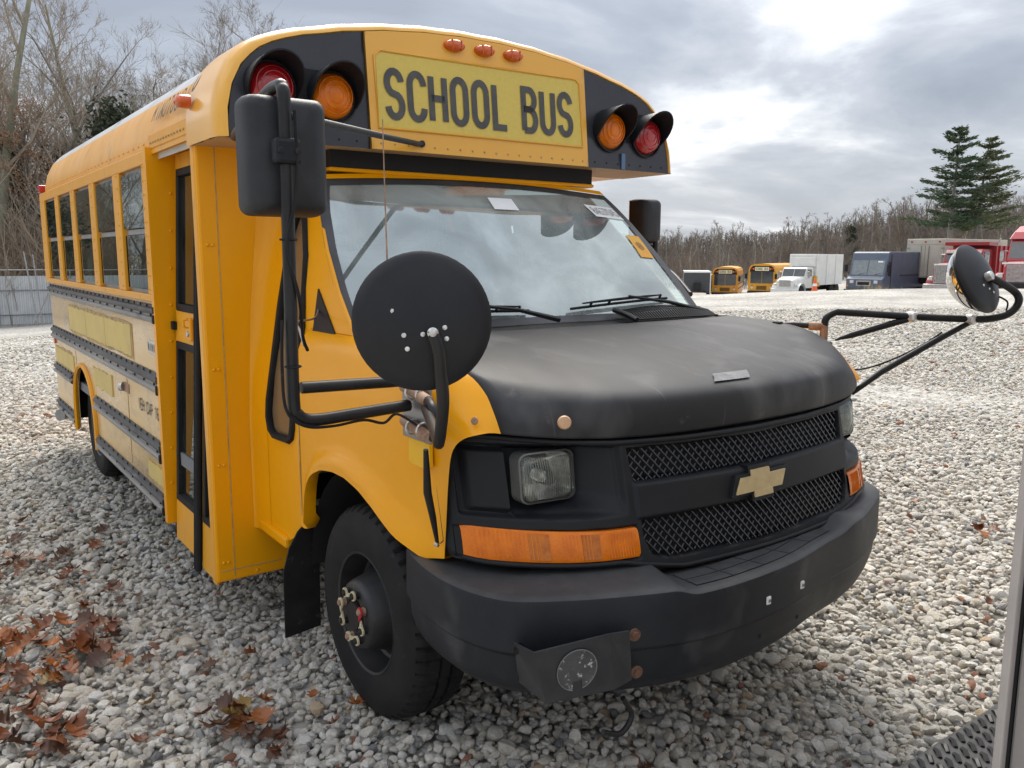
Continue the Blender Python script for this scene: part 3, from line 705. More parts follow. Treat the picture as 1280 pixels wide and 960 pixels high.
# yellow wings
arch_y = [-.56, -.45, -.33, -.2, -.1, 0, .1, .2, .28, .325, .352, .367, .374, .40, .46]
arch_z = [.735, .705, .742, .800, .835, .853, .853, .838, .806, .770, .715, .65, .58, .56, .56]
beltpts = [(q.x, q.y, q.z) for q in HSd] + [(.878, .13, 1.312), (.874, .46, 1.312)]
by = [q[1] for q in beltpts[8:]]; bx = [q[0] for q in beltpts[8:]]; bz = [q[2] for q in beltpts[8:]]
def seam(y):
    if y < -.66:
        return (.80 + (.066) * sstep(-.668, -.66, y), y, 1.10)
    o = np.argsort(by); return (float(np.interp(y, np.array(by)[o], np.array(bx)[o])), y, float(np.interp(y, np.array(by)[o], np.array(bz)[o])))
def wing(sx):
    cols = []
    ynodes = list(lin(-.56, -.34, 8)) + list(lin(-.31, .29, 22)) + [.31, .33, .345, .353, .36, .366, .372, .39, .42, .46]
    seamL = [(q.x, q.y, q.z) for q in HSd]
    L = len(seamL)
    cum = lin(0, 1, L)
    for yb in ynodes:
        t = (yb + .56) / 1.02
        # matching point along the bonnet seam
        if yb < -.03:
            k = ((yb + .56) / .53) ** 1.0 * (L - 1); i = int(min(k, L - 2)); s0, s1 = Vector(seamL[i]), Vector(seamL[i + 1]); top = s0.lerp(s1, k - i)
        else: top = Vector(seam(yb))
        zb = interp(yb, arch_y, arch_z)
        sh = min(1, max(0, (yb + .56) / .35)); sh = sh * sh * (3 - 2 * sh)
        xs_ = .937 + .018 * sh
        ysh = top.y + (yb - top.y) * .45
        P0 = top
        front = 1 - sh
        P1 = Vector((xs_ - .005, top.y + (yb - top.y) * .25, top.z + .004 - .006 * front))
        P2 = Vector((xs_ + .006, ysh, min(top.z - .10, 1.14) ))
        P3 = Vector((xs_, yb, max(zb + .02, .92) if zb < .9 else zb + .03))
        P4 = Vector((xs_, yb, zb))
        row = []
        for s_ in lin(0, 1, 13):
            row.append((1 - s_) ** 3 * P0 + 3 * (1 - s_) ** 2 * s_ * P1.lerp(P0, .25) + 3 * (1 - s_) * s_ ** 2 * P2.lerp(P1, .45) + s_ ** 3 * P2)
        for s_ in lin(0, 1, 8)[1:]: row.append(P2.lerp(P3, s_))
        for s_ in lin(0, 1, 6)[1:]: row.append(P3.lerp(P4, s_))
        # flared arch lip
        rr = []
        for q in row:
            d = q.z - zb; fl = .030 * (1 - sstep(.035, .07, d)) if yb < .378 else .006 * (1 - sstep(.03, .075, d))
            fl *= sstep(-.52, -.3, yb) if yb < 0 else 1
            rr.append((sx * (q.x + fl), q.y, q.z))
        kcol = len(cols)
        if kcol == 0:
            bd = smoothpts([tuple(seamL[0]), (.872, -.688, 1.112), (.905, -.676, 1.108), (.924, -.648, 1.097), (.934, -.615, 1.072), (.938, -.594, 1.03), (.939, -.580, .94), (.939, -.568, .82), (.939, -.558, zb)], 6)
            acc = [0.]
            for i in range(1, len(bd)): acc.append(acc[-1] + (bd[i] - bd[i - 1]).length)
            a2 = [0.]
            for i in range(1, len(rr)): a2.append(a2[-1] + (Vector(rr[i]) - Vector(rr[i - 1])).length)
            dl = []
            for i in range(len(rr)):
                u = a2[i] / a2[-1] * acc[-1]; v = Vector([float(np.interp(u, acc, [b_[c] for b_ in bd])) for c in range(3)])
                dl.append(Vector((sx * v.x, v.y, v.z)) - Vector(rr[i]))
        if kcol < 9: rr = [tuple(Vector(q) + d_ * (1 - kcol / 9) ** 1.6) for q, d_ in zip(rr, dl)]
        last = rr[-1]; rr.append((last[0] - sx * .03, last[1], last[2] + .001)); rr.append((last[0] - sx * .05, last[1], last[2] + .03))
        cols.append(rr)
    return MB().grid(cols).build('fender', YEL, bus, smooth=60)
wing_r = wing(-1); wing_l = wing(1)
MB().lathe([(.011, 0), (.010, .003), (.004, .004), (.0, .001)], 12, Matrix.Translation((-.905, -.665, 1.145)) @ look((-.9, -.5, .3))).build('fender_bolt', RUST, wing_r)
for sx in (-1, 1):     # inner arch liners
    mb = MB()
    mb.grid([[(sx * x, -.47 + .94 * i / 16 if False else -.02 + .47 * cos(pi - pi * i / 16), .40 + .47 * sin(pi * i / 16)) for x in (.62, .925)] for i in range(17)])
    mb.box(min(sx * .60, sx * .62), max(sx * .60, sx * .62), -.55, .5, .35, 1.0)
    mb.build('wheel_arch_liner', DARK, bus, smooth=50)
# yellow touched-up square on the wing
rp_ = random.Random(4)
pt = [(-.46 + .075 * cos(t) + rp_.uniform(-.008, .008), 1.035 + .062 * sin(t) + rp_.uniform(-.008, .008)) for t in lin(.1, 2 * pi - .15, 26)]
pt = [(max(-.52, min(-.40, a)), max(.985, min(1.09, b))) for a, b in pt]
MB().plate(pt, lambda y, z: (-.9605 + .003 * (y + .4), y, z), lambda y, z: (-.950, y, z)).build('paint_patch', PATCHY, wing_r)

# fascia: one moulded sheet with recessed lamps and grille openings
def fzt(a): return interp(a, [0, .3, .55, .78, .85, .895, .922, .94], [1.066, 1.069, 1.078, 1.096, 1.102, 1.098, 1.082, 1.04])
def fzb(a): return interp(a, [0, .36, .52, .56, .88, .925, .94], [.688, .692, .722, .733, .735, .745, .775])
def rect(a, z, a0, a1, z0, z1, s=.006):
    return sstep(a0 - s, a0 + s, a) * (1 - sstep(a1 - s, a1 + s, a)) * sstep(z0 - s, z0 + s, z) * (1 - sstep(z1 - s, z1 + s, z))
def up_hi(a): return interp(a, [0, .51], [1.034, 1.046])
def up_lo(a): return interp(a, [0, .50], [.946, .956])
def lo_hi(a): return interp(a, [0, .48], [.842, .847])
def lo_lo(a): return interp(a, [0, .40, .47, .50], [.722, .735, .752, .78])
def fdepth(a, z):
    d = 0.
    # headlamp bay: deep at the lamp, ramping out towards the grille
    inb = rect(a, z, .530, .908, .872, 1.066, .007)
    ramp = interp(a, [.52, .545, .635, .800, .812, .885, .893, .93], [.018, .022, .105, .080, .004, .004, .026, .026])
    floor = sstep(.870, .925, z) if a < .806 else sstep(.876, .898, z) * (1 - sstep(1.045, 1.06, z)) 
    ceil_ = 1 - sstep(1.045, 1.064, z)
    d = max(d, inb * (ramp * (.30 + .70 * floor * ceil_) if a < .806 else (.026 - (.026 - ramp) * floor)))
    d = max(d, .040 * rect(a, z, -1, .506 - (1.046 - z) * .12, up_lo(a), up_hi(a), .004))
    d = max(d, .040 * rect(a, z, -1, .486 - max(0, (.80 - z)) * .5, lo_lo(a), lo_hi(a), .004))
    d = max(d, .010 * rect(a, z, .505, .925, .748, .838, .004))
    # proud central bar and soft outer edge
    d -= .010 * rect(a, z, -1, .50, up_lo(a) - .100, up_lo(a) - .006, .006)
    d += .022 * (1 - sstep(0, .022, fzt(a) - z)) ** 2 + .018 * (1 - sstep(0, .020, z - fzb(a))) ** 2 + .02 * sstep(.925, .94, a)
    return d
xs = np.unique(np.concatenate([lin(-.94, .94, 261)] + [lin(s * c - .014, s * c + .014, 9) for s in (-1, 1) for c in (.505, .49, .530, .806, .889, .908, .925)]))
G = []
for x in xs:
    a = abs(x); zt, zb = fzt(a), fzb(a); row = []
    for t in lin(0, 1, 110):
        z = zb + (zt - zb) * t; row.append((x, yf(x, z) + fdepth(a, z), z))
    row = [(x, row[0][1] + .08, row[0][2] + .004)] + row + [(x, row[-1][1] + .06, row[-1][2] - .002)]
    G.append(row)
fas = MB().grid(G).build('front_fascia', BLK, bus, smooth=40)
# lattice grilles
def lattice(name, lo, hi, amax):
    mb = MB(); sp_ = .0285
    for dirn in (-1, 1):
        for k in np.arange(-.75, .75, sp_):
            pts = []
            for t in lin(0, 1, 17):
                z = lo(0) - .03 + (hi(.4) - lo(0) + .05) * t
                x = k + dirn * (z - .9) * .92
                a = abs(x)
                if a < amax(z) and lo(a) - .003 < z < hi(a) + .003: pts.append((x, yf(x, z) + .012 + .002 * dirn, z))
                else:
                    if len(pts) > 1: mb.tube(pts, .0031, 5, cap=False)
                    pts = []
            if len(pts) > 1: mb.tube(pts, .0031, 5, cap=False)
    return tag(mb.build(name, pmat('gloss_black', (.012, .012, .014), rough=.22, spec=.6), fas, smooth=70, merge=False), kind='stuff')
lattice('upper_grille', up_lo, up_hi, lambda z: .505 - (1.046 - z) * .12)
lattice('lower_grille', lo_lo, lo_hi, lambda z: .486 - max(0, (.80 - z)) * .5)
rim_t = [(x, yf(x, fzt(abs(x)) - .010) + .001, fzt(abs(x)) - .012) for x in lin(-.915, .915, 81)]
rim_b = [(x, yf(x, fzb(abs(x)) + .012) + .001, fzb(abs(x)) + .011) for x in lin(-.915, .915, 81)]
MB().tube(rim_t, .0085, 8).build('fascia_rim', BLK, fas, smooth=60); MB().tube(rim_b, .008, 8).build('fascia_rim', BLK, fas, smooth=60)
# bow-tie emblem on its black carrier
def tie(k, grow):
    w, h, s_ = .122 + grow, .0225 + grow * .55, .0405 + grow * .8
    return [(-w, -h), (-.042 - grow * .5, -h), (-.042 - grow * .5, -s_), (.046 + grow * .4, -s_), (.046 + grow * .4, -h), (w - .028, -h), (w, h), (.042 + grow * .5, h), (.042 + grow * .5, s_), (-.046 - grow * .4, s_), (-.046 - grow * .4, h), (-w + .028, h)]
def emb(p_, o_): return lambda x, z: (x - .022, yf(x, .897 + z) - .010 - o_, .897 + z)
em = MB().plate(tie(0, .016), emb(0, .012), emb(0, -.02)).build('emblem', BLK, fas, bevel=.003, seg=1)
MB().plate(tie(0, 0), emb(0, .017), emb(0, .011)).build('emblem_face', GOLD, em, bevel=.002, seg=1)
# headlamps and amber lamps
for sx in (-1, 1):
    x0, x1, z0, z1 = .634, .800, .914, 1.046
    def hpt(u, v, o):
        x = x0 + (x1 - x0) * u; z = z0 + (z1 - z0) * v; return (sx * x, (-.730 if sx < 0 else -.708) - o + (x - .72) * .12 + (z - .98) * .12, z)
    def rrect(k, e_): 
        o = []
        for (cx, cy, a0) in ((1 - e_, 1 - e_, 0), (e_, 1 - e_, 90), (e_, e_, 180), (1 - e_, e_, 270)):
            for i in range(6): o.append((.5 + (cx + e_ * cos(radians(a0 + 18 * i)) - .5) * k, .5 + (cy + e_ * sin(radians(a0 + 18 * i)) - .5) * k))
        return o
    hb = MB(); hb.grid([[hpt(u, v, o) for u, v in rrect(k, .16)] for k, o in ((1.06, -.03), (1.06, .012), (1.0, .014), (.95, .0))], closev=True)
    lamp = hb.build('headlamp', pmat('lamp_bezel', (.16, .165, .16), (.10, .10, .10), rough=.35, metal=.5), bus, smooth=40)
    rf = MB(); rf.grid([[hpt(u, v, o) for u, v in rrect(k, .2)] for k, o in ((.96, .004), (.8, -.025), (.5, -.05), (.22, -.06), (.01, -.06))], closev=True)
    rf.build('reflector', pmat('reflector', (.95, .95, .93), (.30, .29, .27), rough=.22, metal=.9, scale=11, lo=.42, hi=.6, stretch=(1, 1, 2.2)), lamp, smooth=50)
    M_ = Matrix.Translation(hpt(.52, .48, -.02)) @ look((0, -1, 0)); MB().lathe([(.017, -.02), (.017, .012), (.010, .022), (0, .024)], 14, M_).build('bulb_shield', ZINC, lamp, smooth=50)
    cv = MB(); cv.grid([[hpt(u, v, o) for u, v in rrect(k, .18)] for k, o in ((.985, .006), (.97, .014), (.8, .022), (.5, .027), (.2, .029), (.01, .029))], closev=True)
    cv.build('lens', HLG, lamp, smooth=50)
    fl = MB()
    for i in range(22):
        u = .06 + .88 * i / 21; z_0, z_1 = (.08, .92)
        fl.tube([hpt(u, v, .024 - .05 * ((u - .5) ** 2 + (v - .5) ** 2)) for v in lin(z_0, z_1, 5)], .0011, 3, cap=False)
    tag(fl.build('lens_flute', HLG, lamp, merge=False), kind='stuff')
    def apt(x, v, o):
        z = .752 + (.082 + .010 * max(0, (x - .6) / .3)) * v; return (sx * x, yf(x, z) + .004 - o, z)
    am = MB(); rows_ = []
    for x, k in [(.508, .9), (.512, 1.0)] + [(x, 1.) for x in lin(.53, .892, 26)] + [(.906, .97), (.914, .9)]:
        rows_.append([apt(x, .5 + (v - .5) * k, o) for v, o in ((0, -.01), (.02, .004), (.12, .0075), (.5, .009), (.88, .0075), (.98, .004), (1, -.01))])
    am.grid(rows_); sig = am.build('turn_lamp', AMBER, bus, smooth=50)
    rb = MB()
    for i in range(44):
        x = .53 + .36 * i / 43
        if .60 < x < .64 or .72 < x < .76: continue
        rb.tube([apt(x, v, .0088) for v in lin(.1, .9, 5)], .0014, 3, cap=False)
    tag(rb.build('lens_flute', AMBER, sig, merge=False), kind='stuff')
    for xx in (.745, .625): MB().plate([(xx, .1), (xx + .045, .1), (xx + .045, .9), (xx, .9)], lambda x, v: apt(x, v, .010), lambda x, v: apt(x, v, .004)).build('lamp_cell', pmat('dark_amber', (.42, .10, .004), (.60, .17, .004), rough=.2, scale=40), sig)

# bumper
# measured outline of the top edge; the bumper sits slightly askew
pl = [(-.905, -.30), (-.945, -.345), (-.968, -.43), (-.984, -.54), (-.984, -.66), (-.958, -.775), (-.905, -.865), (-.79, -.948), (-.63, -1.022), (-.50, -1.068), (-.36, -1.09), (-.2, -1.092), (-.02, -1.077), (.2, -1.033), (.42, -.998), (.63, -.925), (.78, -.855), (.86, -.785), (.905, -.69), (.922, -.57), (.922, -.45), (.90, -.36), (.865, -.31)]
PL = smoothpts([(x, y, 0) for x, y in pl], 8)
nrm = []
for i in range(len(PL)):
    t = (PL[min(i + 1, len(PL) - 1)] - PL[max(i - 1, 0)]).normalized(); nrm.append(Vector((-t.y, t.x, 0)))
def btop(x):
    return .697 + .019 * (sstep(.455, .535, -x) + sstep(.27, .40, x)) - .006 * sstep(.8, .98, abs(x))
def bsec(x):
    zt = btop(x); k = sstep(.6, .95, abs(x)); kk = 1 - .05 * k; sd = (sstep(.455, .535, -x) + sstep(.27, .40, x)) * (1 - .4 * k)
    return [(.24 * kk, zt - .03 + .045 * sd), (.20 * kk, zt - .014 + .030 * sd), (.12 * kk, zt - .006 + .016 * sd), (.028, zt), (.011, zt - .0025), (.003, zt - .008), (.0, zt - .019), (.0, .64), (-.001, .565), (.004, .557), (.010, .551), (.013, .50), (.026, .455), (.05, .423 + .008 * k), (.085, .402 + .015 * k), (.13, .393 + .018 * k), (.2, .393 + .02 * k)]
BG = [[(q.x + n_.x * o, q.y + n_.y * o, z) for o, z in bsec(q.x)] for q, n_ in zip(PL, nrm)]
mb = MB().grid(BG)
for r in (BG[0], BG[-1]): mb.add(r, [tuple(range(len(r)))])
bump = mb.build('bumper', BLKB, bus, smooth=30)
bump_y = lambda x: float(np.interp(x, [q.x for q in PL if q.y < -.56], [q.y for q in PL if q.y < -.56]))
def onbump(x, o, dz):    # point on the top shelf
    i = min(range(len(PL)), key=lambda k: abs(PL[k].x - x) + (9 if PL[k].y > -.6 else 0)); q, n_ = PL[i], nrm[i]
    return (x + n_.x * o, bump_y(x) + n_.y * o, btop(x) - .014 * max(0, (o - .028) / .17) + dz)
for r0, r1 in ((.038, .088), (.092, .142)):
    for k in range(5):
        a = -.44 + .142 * k; b = a + .138
        mb = MB(); top_ = [[onbump(x, o, .0035) for o in (r0, r1)] for x in lin(a, b, 7)]; bot_ = [[onbump(x, o, -.002) for o in (r0, r1)] for x in lin(a, b, 7)]
        mb.grid(top_); mb.grid([[t[0] for t in top_], [t[0] for t in bot_]]); mb.grid([[t[1] for t in top_], [t[1] for t in bot_]])
        mb.quad(top_[0][0], top_[0][1], bot_[0][1], bot_[0][0]); mb.quad(top_[-1][0], top_[-1][1], bot_[-1][1], bot_[-1][0])
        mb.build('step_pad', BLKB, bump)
for x, z in ((-.184, .609), (-.002, .607)):
    y = bump_y(x) - .001
    c = MB().box(x - .009, x + .009, y - .004, y + .004, z - .012, z + .012).build('plate_clip', WHITE, bump, bevel=.002, seg=1)
    MB().box(x - .004, x + .004, y - .006, y - .003, z - .004, z + .004).build('clip_hole', GREY, c)
for x, z in ((-.2, .50), (0, .50)): MB().lathe([(.007, 0), (.0, .001)], 8, Matrix.Translation((x, bump_y(x) + .010, z)) @ look((0, -1, 0))).build('bolt_hole', DARK, bump)

# ---- tow bracket plate bolted to the bumper
DRUST = pmat('dark_rust', (.10, .05, .03), (.17, .09, .055), rough=.8, scale=60)
BRK = [((-.934, -.888, .612), (-.913, -.878, .495)), ((-.945, -.985, .627), (-.908, -.985, .481)), ((-.744, -1.035, .639), (-.724, -1.035, .483)), ((-.69, -1.05, .638), (-.667, -1.04, .494))]
MIRR = (.105, .148, -1.287, 1.83, -.36)
def lerpc(a, b, t): return [a[i] + (b[i] - a[i]) * t for i in range(3)]
BC = BRK
mb = MB(); th = Vector((.003, .006, 0))
fr_ = [[Vector(t), Vector(b)] for t, b in BC]
mb.grid(fr_); mb.grid([[q + th for q in r] for r in fr_])
for k in (0, 1): mb.grid([[r[k] for r in fr_], [r[k] + th for r in fr_]])
brk = mb.build('bracket_plate', pmat('bracket_black', (.02, .022, .026), (.04, .04, .044), rough=.4, scale=12, c3=(.25, .25, .25), scale3=40, lo3=.72, hi3=.85), bump)
B_, C_ = fr_[1], fr_[2]
def onbr(u, v): return B_[1].lerp(B_[0], v).lerp(C_[1].lerp(C_[0], v), u)
nb = (C_[0] - B_[0]).cross(B_[0] - B_[1]).normalized()
if nb.y > 0: nb = -nb
ux = (C_[0] - B_[0]).normalized(); uy = nb.cross(ux).normalized()
if uy.z < 0: uy = -uy
cc = onbr(.5, .52) + nb * .002
circ = [(.055 * cos(t), .055 * sin(t)) for t in lin(radians(-76), radians(256), 30)]
circ += [(-.013, -.030), (.013, -.030)]
MB().plate([(a, b) for a, b in circ], lambda a, b: cc + ux * a + uy * b + nb * .002, lambda a, b: cc + ux * a + uy * b).build('scuffed_disc', pmat('scuffed_grey', (.055, .058, .062), (.09, .09, .095), rough=.45, scale=20, c3=(.55, .55, .55), scale3=60, lo3=.57, hi3=.66), brk)
MB().tube([cc + ux * .055 * cos(t) + uy * .055 * sin(t) + nb * .002 for t in lin(radians(-75), radians(255), 30)], .0016, 4).build('disc_rim', GREY, brk)
for (q, m_) in ((fr_[0][0] + Vector((.012, -.002, -.018)), BLKM), (fr_[0][1] + Vector((.01, -.002, .016)), BLKM), (fr_[3][0] + Vector((.018, .0, -.014)), DRUST), (fr_[3][1] + Vector((.018, .002, .016)), DRUST)):
    MB().lathe([(.017, 0), (.017, .003)], 12, Matrix.Translation(q) @ look((-.3, -.95, 0))).lathe([(.011, .003), (.011, .011)], 6, Matrix.Translation(q) @ look((-.3, -.95, 0))).build('bracket_bolt', m_, brk)
MB().tube(smoothpts([(-.63, -.97, .40), (-.60, -.975, .34), (-.64, -.975, .302), (-.70, -.97, .325)], 5), .008, 8).build('tow_hook', BLKM, bump, smooth=60)

# ---- cab sides and screen
def cx_(z, o=0.): return -o + interp(z, [.3, .965, 1.1, 1.2, 1.312, 1.455, 1.597, 1.74, 1.885, 2.1], [.955, .955, .94, .92, .893, .879, .852, .809, .745, .62])
CZ = [.965, 1.1, 1.2, 1.312, 1.38, 1.455, 1.53, 1.597, 1.67, 1.74, 1.81, 1.885]
wfront = [(.506, 1.0), (.503, 1.13), (.535, 1.40), (.565, 1.58), (.66, 1.715)]
wrear = [(.768, 1.0), (.770, 1.387), (.768, 1.672), (.755, 1.735), (.715, 1.748)]
wlow = [(.506, 1.0), (.508, .935), (.525, .895), (.56, .875), (.71, .868), (.752, .888), (.768, .937), (.768, 1.0)]
up_poly = [(.46, 1.0), (.46, 1.312), (.09, 1.312), (.244, 1.456), (.368, 1.576), (.526, 1.723), (.68, 1.885), (.93, 1.93), (.93, 1.0)] + wrear + wfront[::-1]
lo_poly = [(.46, 1.0)] + wlow + [(.93, 1.0), (.93, .45), (.62, .45), (.52, .50), (.46, .565)]
wpoly = wlow + wrear[1:] + wfront[:0:-1]
up_l = [(.46, 1.0), (.46, 1.312), (.20, 1.312), (.35, 1.456), (.47, 1.576), (.63, 1.723), (.76, 1.885), (2.11, 1.95), (2.11, 1.33), (1.55, 1.33), (1.50, 1.75), (.95, 1.75), (.60, 1.33), (2.11, 1.325), (2.11, 1.0)]
lo_l = [(.46, 1.0), (2.11, 1.0), (2.11, .45), (.46, .45)]
wl_ = [(.60, 1.33), (1.55, 1.33), (1.50, 1.75), (.95, 1.75)]
for sx in (-1, 1):
    mb = MB()
    for pz in ((up_poly, lo_poly) if sx < 0 else (up_l, lo_l)): mb.sliced(pz, CZ, lambda y, z: (sx * (cx_(z) - (.03 * sstep(1.25, 1.35, z) if sx > 0 else 0)), y, z), lambda y, z: (sx * (cx_(z) - (.042 if sx > 0 else .010)), y, z))
    cs = mb.build('cab_side', YEL, bus, smooth=30)
    wq = wpoly if sx < 0 else wl_
    MB().sliced(wq, CZ, lambda y, z: (sx * (cx_(z) - .008), y, z), lambda y, z: (sx * (cx_(z) - .011), y, z)).build('quarter_window' if sx < 0 else 'door_glass', BROWN if sx < 0 else PANE, cs)
    MB().tube([(sx * (cx_(z) + .002), y, z) for y, z in wq], .016, 6, closed=True).build('window_seal', RUB, cs, smooth=60)
    tr = [(.405, 1.460), (.430, 1.300), (.231, 1.304)]
    MB().sliced(tr, CZ, lambda y, z: (sx * (cx_(z) + .006), y, z), lambda y, z: (sx * (cx_(z) + .0005), y, z)).build('mirror_blank', BLK, cs)
    # fillet between cab and front panel, rocker ledge, door shut line
    G = []
    if sx > 0: continue
    for z in lin(.43, 2.0, 18):
        sxx = interp(z, [.3, .9, 1.31, 2.07], [.985, .985, .965, .885]); c = cx_(z)
        row = []
        for t in lin(0, 1, 9):
            P0, P1, P2 = Vector((sxx, .929, z)), Vector((c + .012, .925, z)), Vector((c + .001, .80, z))
            q = (1 - t) ** 2 * P0 + 2 * t * (1 - t) * P1 + t * t * P2; row.append((sx * q.x, q.y, q.z))
        G.append(row)
    MB().grid(G).build('fairing', YEL, bus, smooth=60)
    MB().box(min(sx * .93, sx * .972), max(sx * .93, sx * .972), .60, .93, .425, .475).build('rocker', YEL, cs, bevel=.012)
    MB().box(min(sx * .9565, sx * .958), max(sx * .9565, sx * .958), .452, .459, .60, .97).build('shut_line', GRIME, cs)
MB().box(-.70, .70, .69, .95, 1.912, 1.93).build('cab_roof', YEL, bus, bevel=.01)
def wsp(u, v, o=0.):
    x = u * interp(v, [0, .25, .5, .75, .9, 1.02], [.890, .879, .852, .809, .772, .728])
    y0, y1 = .118 + .018 * u * u, .700 - .022 * u * u; z0, z1 = 1.326 - .014 * u * u, 1.912 - .03 * u * u
    b = .018 * sin(pi * v) * (1 - u * u) + o
    return (x, y0 + (y1 - y0) * v - .70 * b, z0 + (z1 - z0) * v + .71 * b)
us = lin(-.955, .955, 29); vs = lin(.02, .945, 17)
wsh = MB().grid([[wsp(u, v) for v in vs] for u in us]).build('windshield', WS, bus, smooth=80)
fm = MB()
fm.grid([[wsp(u, v, .004) for v in lin(0, .985, 18)] for u in (-1.0, -.972, -.948)]); fm.grid([[wsp(u, v, .004) for v in lin(0, .985, 18)] for u in (1.0, .972, .948)])
fm.grid([[wsp(u, v, .003) for v in (.94, .985)] for u in us]); fm.grid([[wsp(u, v, .003) for v in (-.02, .022)] for u in us])
fm.build('windshield_frame', pmat('frame_black', (.035, .036, .04), (.06, .06, .064), rough=.4, scale=6), bus, smooth=50)
MB().grid([[wsp(u, v, .006) for v in (.985, 1.02)] for u in lin(-1, 1, 25)]).build('roof_edge', YEL, bus, smooth=50)
def decal(name, u0, v0, u1, v1, mat, skew=0., n=9):
    G = [[wsp(u0 + (u1 - u0) * a + skew * b, v0 + (v1 - v0) * b, .0045) for b in lin(0, 1, n)] for a in lin(0, 1, n)]
    return MB().grid(G).build(name, mat, wsh)
lot = decal('lot_label', .735, .765, .955, .865, WHITE, -.02)
mb = MB(); xx = 0
for i, ch in enumerate('84637045'):
    for pl_ in GL[ch]:
        ribbon(mb, [(a * .0165, b * .05 / 2) for a, b in pl_], .0030, lambda a, b, i=i: wsp(.752 + (i * .0187 + a * .86) / .78 - .013 * (b / .05), .786 + b * 1.15, .007))
mb.build('lot_number', LETT, lot)
orl = decal('inspection_label', .835, .44, .935, .625, ORANGE, .02)
mb = MB(); c0 = (.895, .535)
for pl_ in ([arc(0, 0, 1, 1, 0, 360, 20), [(-.5, -.3), (.5, .3)], [(-.2, .6), (.3, -.6)]]):
    ribbon(mb, [(a * .018, b * .03) for a, b in pl_], .006, lambda a, b: wsp(c0[0] + a, c0[1] + b, .007))
mb.build('label_print', RUST, orl)
decal('paper_label', .0, .755, .165, .85, WHITE)
# cowl, vents, wipers
mb = MB(); mb.grid([[(x, -.035, 1.300), (x, .04, 1.306), wsp(x / .862, -.02, .001)] for x in lin(-.86, .86, 25)])
cowl = mb.build('cowl', BLK, bus, smooth=50)
vm = MB()
for i in range(34):
    x = .33 + .0145 * i
    vm.tube([(x, -.015 + .0 * i, 1.322), (x + .008, .04, 1.343 + .012 * sin(i / 33 * pi)), (x + .014, .10, 1.352 + .014 * sin(i / 33 * pi))], .0036, 4)
for j in range(5): vm.tube([(.33 + .495 * s_, -.012 + .027 * j, 1.323 + .0075 * j + .0035 * j * sin(s_ * pi)) for s_ in lin(0, 1, 9)], .003, 4)
tag(vm.build('vent_slats', BLK, cowl, merge=False), kind='stuff')
MB().grid([[(x, -.018, 1.306), (x, .11, 1.338)] for x in (.32, .835)]).build('vent_well', DARK, cowl); MB().tube([(.318, -.02, 1.322), (.312, .05, 1.345), (.31, .11, 1.355)], .012, 6).build('vent_edge', BLK, cowl, smooth=60)
def wiper(u0, v0, u1, v1, up, vp):
    bl = MB(); a = [Vector(wsp(u0 + (u1 - u0) * t, v0 + (v1 - v0) * t, .018)) for t in lin(0, 1, 12)]
    bl.tube(a, .006, 6); bl.tube([q + Vector((0, -.012, .018)) for q in a[1:-1]], [.003, .0045, .0055, .006, .0065, .0065, .006, .0055, .0045, .003], 6)
    b = bl.build('wiper', RUB, bus, smooth=50)
    m = a[6] + Vector((0, -.016, .026)); MB().tube([m, m.lerp(Vector((up, .03, 1.335)), .5) + Vector((0, 0, .01)), (up, .03, 1.335)], [.006, .008, .011], 6).build('wiper_arm', BLKM, b, smooth=50)
    for k in (2, 4, 8, 10): MB().tube([a[k], a[k] + Vector((0, -.012, .02))], .006, 5).build('wiper_claw', BLKM, b)
wiper(.10, .045, .78, .105, .80, 0); wiper(-.78, .075, -.14, .045, -.05, 0)
MB().box(-.80, .80, .20, .62, 1.12, 1.24).build('dashboard', DASH, bus, bevel=.05)
sw = MB(); M_ = Matrix.Translation((.42, .66, 1.28)) @ Matrix.Rotation(radians(-62), 4, 'X')
sw.tube([M_ @ Vector((.19 * cos(t), .19 * sin(t), 0)) for t in lin(0, 2 * pi, 33)[:-1]], .014, 8, closed=True)
for t in (0, pi, -pi / 2): sw.tube([M_ @ Vector((0, 0, -.03)), M_ @ Vector((.19 * cos(t), .19 * sin(t), 0))], .012, 6)
sw.build('steering_wheel', RUB, bus, smooth=60)
MB().box(.18, .68, 1.15, 1.30, .95, 1.70).box(.18, .68, .80, 1.2, .85, 1.0).build('driver_seat', DASH, bus, bevel=.05)
MB().box(-1.1, -.3, 1.66, 1.68, .66, 1.45).build('stanchion_panel', INT, bus)
for k in range(4):
    for sx in (-1, 1):
        st_ = MB().box(sx * .68 - .36, sx * .68 + .36, 2.1 + .72 * k, 2.22 + .72 * k, .95, 1.62).build('seat_back', pmat('seat_vinyl', (.06, .075, .07), (.045, .055, .05), rough=.6), bus, bevel=.05)
# aerial
MB().tube([(-.893, -.165, 1.285), (-.884, -.142, 1.555), (-.871, -.11, 1.78), (-.857, -.078, 2.0)], [.0045, .003, .0022, .0016], 6).tube([(-.9, -.168, 1.27), (-.893, -.165, 1.30)], .012, 8).build('aerial', RUST, bus)

